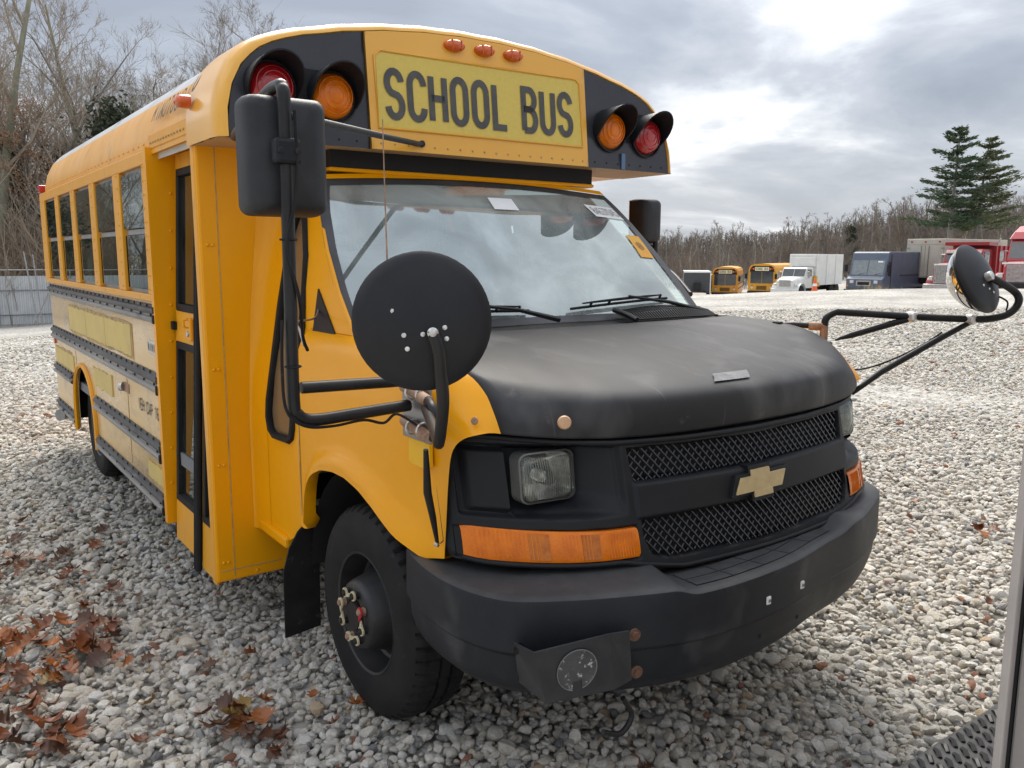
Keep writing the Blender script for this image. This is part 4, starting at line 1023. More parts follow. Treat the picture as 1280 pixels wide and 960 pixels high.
# ---- wheels
def wheel(sx, y, xo, dish=1, name='front_wheel'):
    """outer tyre face at |x| = xo"""
    w = .225; R0 = .3715
    def P(r, a, t): return (sx * (xo - a), y + r * cos(t), .367 + r * sin(t))
    prof = [(.205, .018), (.212, .006), (.235, .000), (.285, -.006), (.325, .000), (.347, .012), (.358, .022), (.366, .034), (.3685, .05), (.3685, .052), (.3700, .058), (.3715, .085), (.3615, .087), (.3615, .095), (.3715, .097), (.3715, .128), (.3615, .13), (.3615, .138), (.3715, .14), (.370, .17), (.367, .19), (.355, .203), (.33, .217), (.285, .228), (.235, .222), (.205, .205)]
    n = 192; G = []
    for r, a in prof:
        row = []
        for k in range(n):
            rr = r
            if .352 < r and (a < .06 or a > .165) and k % 4 == 0: rr -= .013
            elif r > .3705 and k % 8 == 3: rr -= .007
            z = None
            q = P(rr, a, 2 * pi * k / n)
            row.append(q)
        G.append(row)
    t = MB().grid(G, closev=True).build(name, RUB, bus, smooth=28)
    def lat(prof, mat, nm, n=40, sm=40, par=None):
        G = [[P(r, a, 2 * pi * k / n) for k in range(n)] for r, a in prof]
        mb = MB().grid(G, closev=True); mb.add(G[-1], [tuple(range(n))]); return mb.build(nm, mat, par or t, smooth=sm)
    RIM = pmat('rim_black', (.013, .013, .015), (.03, .0295, .029), rough=.45, scale=10, c3=(.14, .10, .07), scale3=30, lo3=.68, hi3=.85)
    if dish > 0:
        rim = lat([(.207, .022), (.214, .010), (.211, .004), (.203, .008), (.198, .03), (.190, .06), (.184, .088), (.174, .094), (.152, .078), (.138, .055), (.128, .022), (.121, -.006), (.114, -.022), (.105, -.028), (.062, -.028), (.058, -.022), (.056, -.016), (.02, -.018)], RIM, 'rim')
        MB().lathe([(.05, 0), (.05, .02), (.046, .026), (.01, .027)], 20, Matrix.Translation(P(0, -.012, 0)) @ look((sx, 0, 0))).build('hub_cap', BLKM, rim, smooth=40)
        for k in range(8):
            a = 2 * pi * (k + .35) / 8
            c = Vector(P(.083, -.026, a)); M_ = Matrix.Translation(c) @ look((sx, 0, 0))
            MB().lathe([(.015, 0), (.014, .008), (.0115, .010), (.011, .026), (.009, .029), (0, .030)], 6, M_).build('lug_nut', BLKM if k % 3 else RUST, rim, smooth=30)
            b = a + (2.2 if k % 2 else -1.9)
            red = k == 3
            pr_ = [(.017 * cos(s), .017 * sin(s)) for s in lin(b + .5, b + 2 * pi - .5, 14)] + [(.036 * cos(b), .036 * sin(b))]
            MB().plate(pr_, lambda u, v: c + Vector((sx * .022, u, v)), lambda u, v: c + Vector((sx * .016, u, v))).build('nut_pointer', pmat('red_plastic', (.45, .02, .03), rough=.5) if red else pmat('cream_plastic', (.62, .54, .36), (.50, .42, .26), rough=.55, scale=30), rim)
        for k in range(5):
            a = 2 * pi * (k + .2) / 5
            ring_ = []
            for s in lin(0, 2 * pi, 19)[:-1]:
                r = .160 + .016 * sin(s); th_ = a + .17 * cos(s)
                ax = interp(r, [.128, .138, .152, .174, .184], [.022, .055, .078, .094, .088]) - .004
                ring_.append(P(r, ax, th_))
            MB().add(ring_, [tuple(range(18))]).build('hand_hole_shade', DARK, rim)  # flat black oval painted in for the shade inside the opening
    else:
        rim = lat([(.207, .022), (.214, .010), (.211, .004), (.203, .008), (.196, .05), (.185, .10), (.165, .13), (.12, .135), (.09, .13), (.085, .06), (.05, .05)], pmat('rim_grey', (.10, .11, .13), (.05, .05, .055), rough=.4, metal=.4, scale=9), 'rim')
    return t
for sx in (-1, 1): wheel(sx, 0, .93)
for sx in (-1, 1): wheel(sx, 3.98, 1.08, -1, 'rear_wheel'); wheel(sx, 3.98, .80, -1, 'rear_wheel')
# mud flap
mf = [(-1.03, .115), (-.885, .13), (-.885, .575), (-.93, .57), (-.97, .535), (-1.005, .475), (-1.03, .385)]
MB().plate(mf, lambda x, z: (x, .47 + .03 * (.5 - z), z), lambda x, z: (x, .478 + .03 * (.5 - z), z)).build('mud_flap', RUB, bus)
MB().plate([(-x, z) for x, z in mf], lambda x, z: (x, .47, z), lambda x, z: (x, .478, z)).build('mud_flap', RUB, bus)

# ---- mirrors: right-hand post with flat mirror, cross-view mirrors on both wings
def roundmirror(center, n_back, name, R=.142):
    M = Matrix.Translation(center) @ look(n_back)
    b = MB().lathe([(R - .004, -.012), (R + .003, -.006), (R + .004, .004), (R - .004, .012), (R - .02, .018), (R - .05, .028), (.05, .036), (0, .038)], 48, M).build(name, MIRB, bus, smooth=40)
    MB().lathe([(R - .003, -.01), (R - .012, -.03), (R - .035, -.058), (R - .075, -.085), (.03, -.100), (0, -.101)], 40, M).build('mirror_lens', CHROME, b, smooth=80)
    return b, M
bl, Ml = roundmirror((-1.236, -.97, 1.446), (-.50, -.85, .10), 'crossview_mirror', .142)
def onback(px, py):   # rivets on the domed back: local plane coords
    r = math.hypot(px, py); return Ml @ Vector((px, py, interp(r, [0, .05, .09, .12, .14], [.038, .036, .028, .018, .01])))
# local x/y axes of the back
xa = (Ml.to_3x3() @ Vector((1, 0, 0))); ya = (Ml.to_3x3() @ Vector((0, 1, 0)))
def loc(rx, uz):      # offsets along image right / up, in metres
    d = cr2 * rx + cu2 * uz; return d.dot(xa), d.dot(ya)
rvp = [(-.037, -.030), (-.030, -.058), (.047, -.014), (.051, -.037), (.002, -.028)]
for a, b in rvp:
    q = onback(*loc(a, b)); MB().lathe([(.0055, 0), (.005, .003), (.0, .005)], 10, Matrix.Translation(q) @ look((-.5, -.85, .1))).build('mirror_rivet', ZINC, bl, smooth=50)
sc0 = onback(*loc(-.06, .02)); MB().lathe([(.005, 0), (.0, .001)], 6, Matrix.Translation(sc0) @ look((-.5, -.85, .1))).build('paint_chip', ZINC, bl)
# left of picture: arm, clamps, brace
blt = Vector(onback(*loc(.020, -.022)))
arm = smoothpts([(-.995, -.56, 1.175), (-1.08, -.74, 1.168), (-1.15, -.885, 1.163), (-1.184, -.945, 1.174), (-1.197, -.975, 1.205), (-1.222, -1.028, 1.28), (-1.236, -1.044, 1.34), (-1.246, -1.052, 1.392), blt + Vector((-.016, -.028, .004))], 5)
MB().tube(arm, .0135, 10).build('mirror_arm', BLKM, bus, smooth=60)
MB().lathe([(.0115, -.005), (.0115, .006), (.008, .008), (.008, .014), (.003, .017), (0, .017)], 12, Matrix.Translation(blt + Vector((-.016, -.032, -.000))) @ look((-.5, -.85, .1))).build('mirror_bolt', ZINC, bl, smooth=40)
pl_b = MB(); Mb = Matrix.Translation((-.968, -.47, 1.15))
pl_b.box(-.004, .004, -.075, .085, -.085, .085, M=Mb); brc = pl_b.build('mirror_bracket', GREY, bus, bevel=.003, seg=1)
for z in (1.205, 1.105):
    MB().tube([(-.972, -.40, z + .006), (-.988, -.50, z), (-1.0, -.585, z - .01)], .0165, 10).build('clamp_tube', RUST, brc, smooth=60)
    for y in (-.47, -.53): MB().tube([(-.985 - .022 * cos(t), y, z + .022 * sin(t)) for t in lin(0, 2 * pi, 17)[:-1]], .0035, 5, closed=True).build('hose_clamp', ZINC, brc, smooth=60)
MB().tube(smoothpts([(-1.0, -.58, 1.20), (-1.02, -.64, 1.19), (-1.025, -.66, 1.15), (-1.02, -.64, 1.105)], 5), .012, 8).build('clamp_link', BLKM, brc, smooth=60)
MB().tube([(-1.03, -.62, 1.075), (-1.015, -.60, .95), (-.985, -.575, .87), (-.957, -.553, .775)], [.007, .012, .010, .005], 8).build('mirror_brace', BLKM, bus, smooth=60)
MB().lathe([(.007, 0), (.007, .006), (0, .008)], 8, Matrix.Translation((-.962, -.556, .782)) @ look((-1, -.4, 0))).build('brace_bolt', ZINC, bus)
# post with flat mirror
post = smoothpts([(-.985, -.452, 1.165), (-1.15, -.452, 1.158), (-1.27, -.452, 1.155), (-1.312, -.452, 1.175), (-1.322, -.452, 1.22), (-1.32, -.452, 1.5), (-1.318, -.452, 1.8), (-1.318, -.452, 1.955), (-1.316, -.44, 1.985), (-1.31, -.40, 1.998), (-1.28, -.2, 2.0), (-1.10, .60, 2.002)], 6)
pst = MB().tube(post, .0165, 10).build('mirror_post', BLKM, bus, smooth=60)
MB().tube([(-.985, -.452, 1.232), (-1.0, -.452, 1.232), (-1.05, -.452, 1.236), (-1.30, -.452, 1.243)], [.006, .012, .0155, .0155], 10).build('mirror_arm', BLKM, pst, smooth=60)
MB().tube([(-1.30, -.43, 1.925), (-.36, .575, 2.030), (-.337, .585, 2.033)], [.011, .011, .008], 8).build('mirror_brace', MIRH, pst, smooth=60)
MB().lathe([(.014, 0), (.014, .012), (0, .014)], 8, Matrix.Translation((-.337, .59, 2.033)) @ look((0, -1, 0))).build('brace_foot', BLKM, pst)
MW, MH, MX, MZ, MY = MIRR
def rr_(w, h, e_, n=6):
    o = []
    for (cx, cy, a0) in ((w - e_, h - e_, 0), (-w + e_, h - e_, 90), (-w + e_, -h + e_, 180), (w - e_, -h + e_, 270)):
        for i in range(n + 1): o.append((cx + e_ * cos(radians(a0 + 90 * i / n)), cy + e_ * sin(radians(a0 + 90 * i / n))))
    return o
def housing(cx, cz, cy, w, h, s=1, rz=0):
    rows = []
    for k, kz, yy in ((1.0, 1.0, .055), (1.02, 1.01, .03), (1.01, 1.0, .0), (.96, .975, -.03), (.80, .90, -.052), (.55, .80, -.060), (.1, .2, -.062)):
        rows.append([(cx + x * k, cy + yy, cz + z * kz) for x, z in rr_(w, h, .028)])
    mb = MB().grid(rows, closev=True); n = len(rows[0]); mb.add(rows[-1], [tuple(range(n))])
    return mb, rows[0]
hmb, edge_ = housing(MX, MZ, MY, MW, MH)
hs = hmb.build('flat_mirror', MIRH, bus, smooth=45)
MB().plate(rr_(MW * .96, MH * .97, .026), lambda x, z: (MX + x, MY + .056, MZ + z), lambda x, z: (MX + x, MY + .05, MZ + z)).build('mirror_glass', CHROME, hs)
MB().box(-1.319 - .034, -1.319 + .034, -.478, -.44, MZ - .028, MZ + .035).build('mirror_clamp', BLK, hs, bevel=.01)
for s in (-1, 1): MB().lathe([(.008, 0), (.008, .003), (.004, .004)], 10, Matrix.Translation((-1.319 + s * .022, -.478, MZ + .004)) @ look((0, -1, 0))).build('clamp_bolt', BLKM, hs)
# cable tied along the post
cab = smoothpts([(-1.30, -.475, 1.93), (-1.302, -.476, 1.75), (-1.335, -.476, 1.60), (-1.318, -.474, 1.53), (-1.298, -.46, 1.46), (-1.27, -.40, 1.37), (-1.25, -.38, 1.33)], 6)
MB().tube(cab, .0045, 6).build('mirror_cable', RUB, pst, smooth=60)
cab = smoothpts([(-1.345, -.455, 1.42), (-1.352, -.46, 1.30), (-1.345, -.46, 1.19), (-1.30, -.47, 1.145), (-1.22, -.465, 1.135), (-1.13, -.46, 1.14), (-1.07, -.46, 1.125), (-1.04, -.48, 1.15), (-1.0, -.52, 1.12)], 6)
MB().tube(cab, .004, 6).build('mirror_cable', RUB, pst, smooth=60)
MB().tube(smoothpts([(-1.26, -.38, 1.345), (-1.20, -.2, 1.37), (-1.05, .2, 1.36), (-.93, .33, 1.36), (-.875, .42, 1.40)], 5), .0035, 6).build('loose_wire', GREY, bus, smooth=60)
for z in (1.62, 1.30): MB().tube([(-1.32 + .02 * cos(t), -.452 + .02 * sin(t), z) for t in lin(0, 2 * pi, 13)[:-1]], .003, 4, closed=True).build('cable_tie', RUB, pst)
# far side (right of picture)
nb_ = (cr2 * .55 + cu2 * .30 - cf * .80)
br_, Mr = roundmirror((1.272, -.905, 1.497), nb_, 'crossview_mirror', .138)
rb_ = Vector((1.272, -.905, 1.497)) + nb_.normalized() * .05 + cu2 * (-.01)
armr = smoothpts([(.945, -.468, 1.235), (.946, -.469, 1.29), (.95, -.474, 1.33), (.972, -.498, 1.354), (1.0, -.53, 1.355), (1.164, -.719, 1.343), (1.298, -.885, 1.338), (1.345, -.945, 1.343), (1.385, -.99, 1.365), (1.400, -1.012, 1.41), (1.385, -.995, 1.452), tuple(rb_)], 6)
ar = MB().tube(armr, .0145, 10).build('mirror_arm', BLKM, bus, smooth=60)
MB().lathe([(.018, -.02), (.018, .012), (.008, .016), (0, .018)], 12, Matrix.Translation(rb_) @ look(nb_)).build('mirror_bolt', ZINC, br_, smooth=40)
for a, b in ((-.04, -.04), (-.005, -.055), (.02, -.07)):
    q = Mr @ Vector((a, b, .034)); MB().lathe([(.006, 0), (0, .005)], 8, Matrix.Translation(q) @ look(nb_)).build('mirror_rivet', ZINC, br_)
MB().tube([(.955, -.516, 1.243), (.972, -.53, 1.252), (1.0, -.56, 1.265), (1.12, -.675, 1.318), (1.155, -.715, 1.330)], [.004, .008, .0135, .0135, .008], 8).build('mirror_brace', BLKM, ar, smooth=60)
MB().tube([(.90, -.64, 1.045), (1.0, -.70, 1.13), (1.2, -.82, 1.262), (1.297, -.885, 1.325)], [.010, .0125, .0125, .010], 8).build('mirror_brace', BLKM, ar, smooth=60)
MB().tube([(.85, -.324, 1.300), (.862, -.335, 1.300), (.88, -.37, 1.300), (.925, -.43, 1.297)], [.005, .008, .012, .012], 8).build('mirror_link', BLKM, ar, smooth=60)
for c in ((1.164, -.719, 1.343), (1.298, -.885, 1.338)):
    MB().box(c[0] - .02, c[0] + .02, c[1] - .02, c[1] + .02, c[2] - .022, c[2] + .019).build('arm_clamp', ZINC, ar, bevel=.01)
MB().tube([(.946, -.469, 1.222), (.946, -.469, 1.30)], .016, 8).tube([(.91, -.42, 1.297), (.948, -.47, 1.297)], .017, 8).build('clamp_tube', RUST, ar, smooth=60)
for x, y, z in ((.845, -.318, 1.30), (.938, -.49, 1.225)): MB().box(x - .02, x + .015, y - .02, y + .02, z - .045, z + .012).build('rubber_mount', RUB, ar, bevel=.008)
MB().tube(smoothpts([(.87, -.55, 1.17), (.93, -.57, 1.14), (.99, -.61, 1.13), (1.05, -.69, 1.165), (1.15, -.77, 1.23), (1.21, -.82, 1.285)], 5), .0035, 6).build('mirror_cable', RUB, ar, smooth=60)
MB().tube(smoothpts([tuple(Mr @ Vector((.0, -.09, .02))), (1.36, -.93, 1.435), (1.385, -.975, 1.41), (1.375, -.98, 1.375)], 5), .0035, 6).build('mirror_cable', RUB, ar, smooth=60)
hmb2, _ = housing(1.16, 1.765, .79, .072, .118)
hs2 = hmb2.build('flat_mirror', MIRH, bus, smooth=45)
MB().box(1.09, 1.23, .845, .85, 1.655, 1.875).build('mirror_glass', CHROME, hs2)
hmb3, _ = housing(1.19, 1.60, .83, .055, .045); hmb3.build('convex_mirror', MIRH, bus, smooth=45)
MB().tube(smoothpts([(.93, .25, 1.40), (1.05, .5, 1.50), (1.16, .72, 1.50), (1.185, .76, 1.42), (1.10, .60, 1.33), (.95, .35, 1.30)], 6), .014, 8).tube([(1.2, .75, 1.48), (1.2, .76, 1.86)], .014, 8).build('mirror_post', BLKM, bus, smooth=60)

# ================================================================== GROUND
C0 = (-2.1, -2.5)                        # point under the camera, centre of the ground rings
def terr(x, y):
    dx, dy = x - C0[0], y - C0[1]; d = math.hypot(dx, dy); a = math.degrees(math.atan2(dx, dy))
    S = interp(a, [-180, -60, 5, 12, 50, 58, 67, 100, 180], [0, -.95, -1.1, -.9, -.08, .2, .37, .3, 0])
    Z = interp(a, [-180, -60, 5, 12, 50, 53, 58, 67, 100, 180], [0, -1.2, -1.15, -1.5, -2.3, -1.95, -1.25, -.95, -.5, 0])
    t = float(sstep(9, 40, d)) * .5 + .5 * min(1, max(0, (d - 9) / 29)); z = S * min(t, 1)
    k = float(sstep(38.5, 47, d)); z = z * (1 - k) + Z * k
    return z + .5 * (float(sstep(75, 260, d)))
def at(px, py, d):
    """point seen at photo pixel (px,py), d metres along the lens axis"""
    return CAM + cf * d + cr2 * ((px - 640) * d / FPX) - cu2 * ((py - 480) * d / FPX)
radii = list(lin(.0, 14, 40)) + list(lin(14.6, 50, 60)) + [55, 62, 70, 85, 100, 130, 180, 260, 400, 700, 1200]
NA = 180
G = []
for r in radii:
    row = []
    for k in range(NA):
        a = 2 * pi * k / NA; x, y = C0[0] + r * sin(a), C0[1] + r * cos(a)
        z = terr(x, y) - .034
        if 9 < r < 60: z += .03 * sin(x * .9 + 1.3) * sin(y * .7)
        row.append((x, y, z))
    G.append(row)
gm = bpy.data.materials.new('gravel_ground'); gm.use_nodes = True
n, l = gm.node_tree.nodes, gm.node_tree.links; b = n['Principled BSDF']; b.inputs['Roughness'].default_value = .9; b.inputs['Specular IOR Level'].default_value = .2
tcn = n.new('ShaderNodeTexCoord')
v1 = n.new('ShaderNodeTexVoronoi'); v1.inputs['Scale'].default_value = 20; l.new(tcn.outputs['Object'], v1.inputs['Vector'])
rp = n.new('ShaderNodeValToRGB'); rp.color_ramp.interpolation = 'LINEAR'
sepc = n.new('ShaderNodeSeparateColor'); l.new(v1.outputs['Color'], sepc.inputs[0]); l.new(sepc.outputs[0], rp.inputs[0])
el = rp.color_ramp.elements; el[0].position = 0; el[0].color = (.30, .29, .275, 1); el[1].position = 1; el[1].color = (.74, .725, .69, 1)
for p_, c_ in ((.15, (.42, .40, .36, 1)), (.5, (.57, .545, .495, 1)), (.9, (.66, .635, .585, 1))): q = el.new(p_); q.color = c_
n2 = n.new('ShaderNodeTexNoise'); n2.inputs['Scale'].default_value = .35; n2.inputs['Detail'].default_value = 7; n2.inputs['Roughness'].default_value = .65
l.new(tcn.outputs['Object'], n2.inputs['Vector'])
mr = n.new('ShaderNodeMapRange'); mr.inputs[1].default_value = .35; mr.inputs[2].default_value = .65; mr.inputs[3].default_value = .58; mr.inputs[4].default_value = .95  # patchy tone, darkened overall to hold the shade between loose stones
l.new(n2.outputs['Fac'], mr.inputs[0])
mm = n.new('ShaderNodeMix'); mm.data_type = 'RGBA'; mm.blend_type = 'MULTIPLY'; mm.inputs[0].default_value = 1
l.new(rp.outputs[0], mm.inputs[6]); l.new(mr.outputs[0], mm.inputs[7]); l.new(mm.outputs[2], b.inputs['Base Color'])
bn = n.new('ShaderNodeBump'); bn.inputs['Strength'].default_value = .9; bn.inputs['Distance'].default_value = .03; bn.invert = True
l.new(v1.outputs['Distance'], bn.inputs['Height']); l.new(bn.outputs[0], b.inputs['Normal'])
ground = MB().grid(G, closev=True).build('gravel_yard', gm, smooth=180, merge=True)
tag(ground, kind='structure')

# loose stones: one object; stone meshes scattered with geometry nodes on measured spots
sm = bpy.data.materials.new('stone'); sm.use_nodes = True
n, l = sm.node_tree.nodes, sm.node_tree.links; b = n['Principled BSDF']; b.inputs['Roughness'].default_value = .82; b.inputs['Specular IOR Level'].default_value = .3
oi = n.new('ShaderNodeObjectInfo'); rp = n.new('ShaderNodeValToRGB'); rp.color_ramp.interpolation = 'CONSTANT'
l.new(oi.outputs['Random'], rp.inputs[0])
el = rp.color_ramp.elements; el[0].position = 0; el[0].color = (.56, .52, .445, 1); el[1].position = .985; el[1].color = (.30, .15, .10, 1)
for p_, c_ in ((.14, (.66, .62, .55, 1)), (.32, (.55, .515, .45, 1)), (.46, (.69, .66, .595, 1)), (.58, (.46, .435, .385, 1)), (.66, (.56, .505, .415, 1)), (.75, (.68, .655, .60, 1)), (.85, (.34, .335, .32, 1)), (.89, (.53, .50, .44, 1)), (.935, (.21, .21, .215, 1)), (.95, (.48, .37, .25, 1)), (.965, (.62, .60, .565, 1))):
    q = el.new(p_); q.color = c_
tcn = n.new('ShaderNodeTexCoord'); t = n.new('ShaderNodeTexNoise'); t.inputs['Scale'].default_value = 3.2; t.inputs['Detail'].default_value = 8; t.inputs['Roughness'].default_value = .7
l.new(tcn.outputs['Object'], t.inputs['Vector'])
mr = n.new('ShaderNodeMapRange'); mr.inputs[1].default_value = .3; mr.inputs[2].default_value = .7; mr.inputs[3].default_value = .84; mr.inputs[4].default_value = 1.26; l.new(t.outputs['Fac'], mr.inputs[0])
mm = n.new('ShaderNodeMix'); mm.data_type = 'RGBA'; mm.blend_type = 'MULTIPLY'; mm.inputs[0].default_value = 1
l.new(rp.outputs[0], mm.inputs[6]); l.new(mr.outputs[0], mm.inputs[7]); l.new(mm.outputs[2], b.inputs['Base Color'])
bn = n.new('ShaderNodeBump'); bn.inputs['Strength'].default_value = .5; bn.inputs['Distance'].default_value = .12; l.new(t.outputs['Fac'], bn.inputs['Height']); l.new(bn.outputs[0], b.inputs['Normal'])
stones = bpy.data.collections.new('stone_kinds')
import mathutils.noise as mn
for k in range(14):
    bm = bmesh.new(); bmesh.ops.create_icosphere(bm, subdivisions=2, radius=1)
    ax = Vector((1, rng.uniform(.62, .9), rng.uniform(.42, .68)))
    planes = [(Vector(rng.normal(size=3)).normalized(), rng.uniform(.55, .85)) for _ in range(9)]
    for v in bm.verts:
        q = v.co.copy()
        for pn, d in planes:
            e_ = q.dot(pn) - d
            if e_ > 0: q -= pn * e_ * .9
        q *= 1 + .14 * mn.noise(v.co * 1.7 + Vector((k * 7.1, 0, 0)))
        v.co = Vector((q.x * ax.x, q.y * ax.y, q.z * ax.z))
    me = bpy.data.meshes.new('stone'); bm.to_mesh(me); bm.free(); me.materials.append(sm)
    me.polygons.foreach_set('use_smooth', [True] * len(me.polygons)); me.set_sharp_from_angle(angle=radians(32))
    stones.objects.link(bpy.data.objects.new('stone', me))
def scatter():
    pts, scl = [], []
    def ring(r0, r1, sp_, s0, s1, a0=-42, a1=82, layers=1, zoff=0.):
        A = math.radians(a1 - a0) / 2 * (r1 ** 2 - r0 ** 2); n_ = int(A / sp_ ** 2 * layers)
        r = np.sqrt(rng.uniform(r0 ** 2, r1 ** 2, n_)); a = np.radians(rng.uniform(a0, a1, n_))
        x, y = C0[0] + r * np.sin(a), C0[1] + r * np.cos(a)
        s = np.exp(rng.normal(np.log(s0), s1, n_))
        z = np.array([terr(p_, q_) for p_, q_ in zip(x, y)]) if r1 > 9 else np.zeros(n_)
        z = z + rng.uniform(-.026, .0, n_) + zoff - .004 + .008 * np.sin(x * 2.1) * np.sin(y * 1.7)
        pts.append(np.stack([x, y, z], 1)); scl.append(s)
    ring(.6, 5.2, .0235, .0165, .30, -42, 84)
    ring(.6, 5.2, .085, .029, .22, -42, 84, zoff=.004)
    ring(5.2, 9, .031, .0185, .30, -38, 80)
    ring(5.2, 9, .12, .028, .22, -38, 80, zoff=.004)
    ring(9, 15, .044, .024, .28, -10, 76)
    ring(15, 26, .075, .031, .28, -6, 74)
    P_ = np.concatenate(pts); S_ = np.concatenate(scl); return P_, S_
P_, S_ = scatter()
me = bpy.data.meshes.new('gravel_stones'); me.from_pydata(P_.tolist(), [], [])
rot = np.stack([rng.normal(0, .35, len(P_)), rng.normal(0, .35, len(P_)), rng.uniform(0, 6.28, len(P_))], 1).astype(np.float32)
at_r = me.attributes.new('rot', 'FLOAT_VECTOR', 'POINT'); at_r.data.foreach_set('vector', rot.ravel())
at_s = me.attributes.new('scl', 'FLOAT', 'POINT'); at_s.data.foreach_set('value', S_.astype(np.float32))
gs = bpy.data.objects.new('gravel_stones', me); COL.objects.link(gs); tag(gs, kind='stuff')
ng = bpy.data.node_groups.new('scatter_stones', 'GeometryNodeTree')
ng.interface.new_socket('Geometry', in_out='INPUT', socket_type='NodeSocketGeometry'); ng.interface.new_socket('Geometry', in_out='OUTPUT', socket_type='NodeSocketGeometry')
gi, go = ng.nodes.new('NodeGroupInput'), ng.nodes.new('NodeGroupOutput')
ip = ng.nodes.new('GeometryNodeInstanceOnPoints'); ci = ng.nodes.new('GeometryNodeCollectionInfo'); ci.inputs['Collection'].default_value = stones; ci.inputs['Separate Children'].default_value = True; ci.inputs['Reset Children'].default_value = True
ra = ng.nodes.new('GeometryNodeInputNamedAttribute'); ra.data_type = 'FLOAT_VECTOR'; ra.inputs['Name'].default_value = 'rot'
sa = ng.nodes.new('GeometryNodeInputNamedAttribute'); sa.data_type = 'FLOAT'; sa.inputs['Name'].default_value = 'scl'
ip.inputs['Pick Instance'].default_value = True
L_ = ng.links.new
L_(gi.outputs[0], ip.inputs['Points']); L_(ci.outputs[0], ip.inputs['Instance']); L_(ra.outputs[0], ip.inputs['Rotation']); L_(sa.outputs[0], ip.inputs['Scale']); L_(ip.outputs[0], go.inputs[0])
gs.modifiers.new('scatter', 'NODES').node_group = ng

# ---- fallen oak leaves
LM = [pmat('leaf_rust', (.21, .062, .016), (.12, .038, .015), rough=.5, scale=40, rand=.3), pmat('leaf_brown', (.115, .047, .022), (.065, .03, .018), rough=.55, scale=40, rand=.3), pmat('leaf_orange', (.32, .105, .018), (.22, .065, .016), rough=.5, scale=40, rand=.25), pmat('leaf_olive', (.24, .20, .05), (.30, .13, .04), rough=.5, scale=40, rand=.25)]
def leafmesh(k):
    r = random.Random(k)
    half = [(0, .05), (.08, .09), (.24, .18), (.20, .28), (.36, .31), (.46, .43), (.33, .46), (.27, .54), (.41, .63), (.38, .74), (.24, .70), (.21, .79), (.23, .91), (.10, .90), (0, 1.0)]
    half = [(x * r.uniform(.8, 1.15), y + r.uniform(-.02, .02)) for x, y in half]
    c1, c2, tw = r.uniform(.4, 2.0), r.uniform(-1.0, 1.1), r.uniform(-.9, .9)
    def bend(x, y):
        z = c1 * x * x + c2 * (y - .5) ** 2 + tw * x * (y - .5); return (x, y - .5, z * .8)
    mb = MB()
    for s in (-1, 1):
        for i in range(len(half) - 1):
            (a, b_), (c, d) = half[i], half[i + 1]
            m0, m1 = min(b_, d) * .98, max(b_, d) * 1.0
            mb.quad(bend(0, b_), bend(s * a, b_), bend(s * c, d), bend(0, d))
    mb.tube([bend(0, -.16), bend(0, .1)], .012, 3)
    me_o = mb.build('oak_leaf', LM[0], smooth=50); return me_o
leaf_src = []
for k in range(6):
    for m_ in LM[:4]:
        pass
leaf_meshes = []
for k in range(7):
    o = leafmesh(k); bpy.data.objects.remove(o, do_unlink=False) if False else None
    leaf_meshes.append(o.data); bpy.data.objects.remove(o)
variants = {}
def leaf(px, py, size=.075, mi=0, k=0, tilt=.5, lab=None, grp=None, h=.0):
    key = (k, mi)
    if key not in variants:
        m_ = leaf_meshes[k].copy(); m_.materials.clear(); m_.materials.append(LM[mi]); variants[key] = m_
    d = cf * FPX + cr2 * (px - 640) - cu2 * (py - 480); t = (0.016 - CAM.z) / d.z; q = CAM + d * t
    o = bpy.data.objects.new('oak_leaf', variants[key]); COL.objects.link(o)
    o.location = (q.x, q.y, terr(q.x, q.y) + .016 + h + size * abs(tilt) * .25); o.scale = (size,) * 3
    o.rotation_euler = (random.uniform(-1, 1) * tilt, random.uniform(-1, 1) * tilt, random.uniform(0, 6.28))
    tag(o, lab, 'leaf', grp)
clumps = [   # centre px, spread, count, size, label, group
 (302, 908, 22, 17, .095, 'oak leaf in the heap at the bottom edge before the front wheel', 'oak leaves heaped before the front wheel', (0, 1, 3, 2)),
 (340, 925, 22, 8, .075, 'oak leaf right of the heap at the bottom edge', 'oak leaves right of the bottom heap', (0, 1)),
 (92, 812, 34, 44, .095, 'oak leaf in the big drift left of the entrance door', 'oak leaves in the big drift', (0, 1, 0, 2)),
 (58, 922, 34, 26, .095, 'curled oak leaf in the drift at the bottom left corner', 'oak leaves at the bottom left', (1, 0, 0)),
 (30, 860, 30, 20, .09, 'oak leaf lying at the left edge of the frame on gravel', 'oak leaves at the left edge', (0, 1, 2)),
 (8, 800, 10, 8, .095, 'oak leaf cut by the left edge of the frame', 'oak leaves cut by the left frame edge', (2, 0)),
 (40, 690, 45, 36, .085, 'oak leaf scattered far left beyond the drifts', 'oak leaves scattered far left', (1, 0)),
 (90, 745, 55, 26, .08, 'loose oak leaf between the drifts and the rear wheel', 'loose leaves between drifts and rear wheel', (1, 0)),
 (1230, 664, 8, 4, .09, 'oak leaf beside the grey lorry corner on the right', 'red leaves by the grey truck corner', (0, 2)),
 (1150, 700, 60, 4, .06, 'tiny leaf scattered on gravel right of the bumper', 'tiny leaves right of the bumper', (0, 2)),
 (870, 930, 150, 4, .045, 'small leaf among shaded stones before the bumper', 'small leaves before the bumper', (1, 0)),
]
rl = random.Random(11)
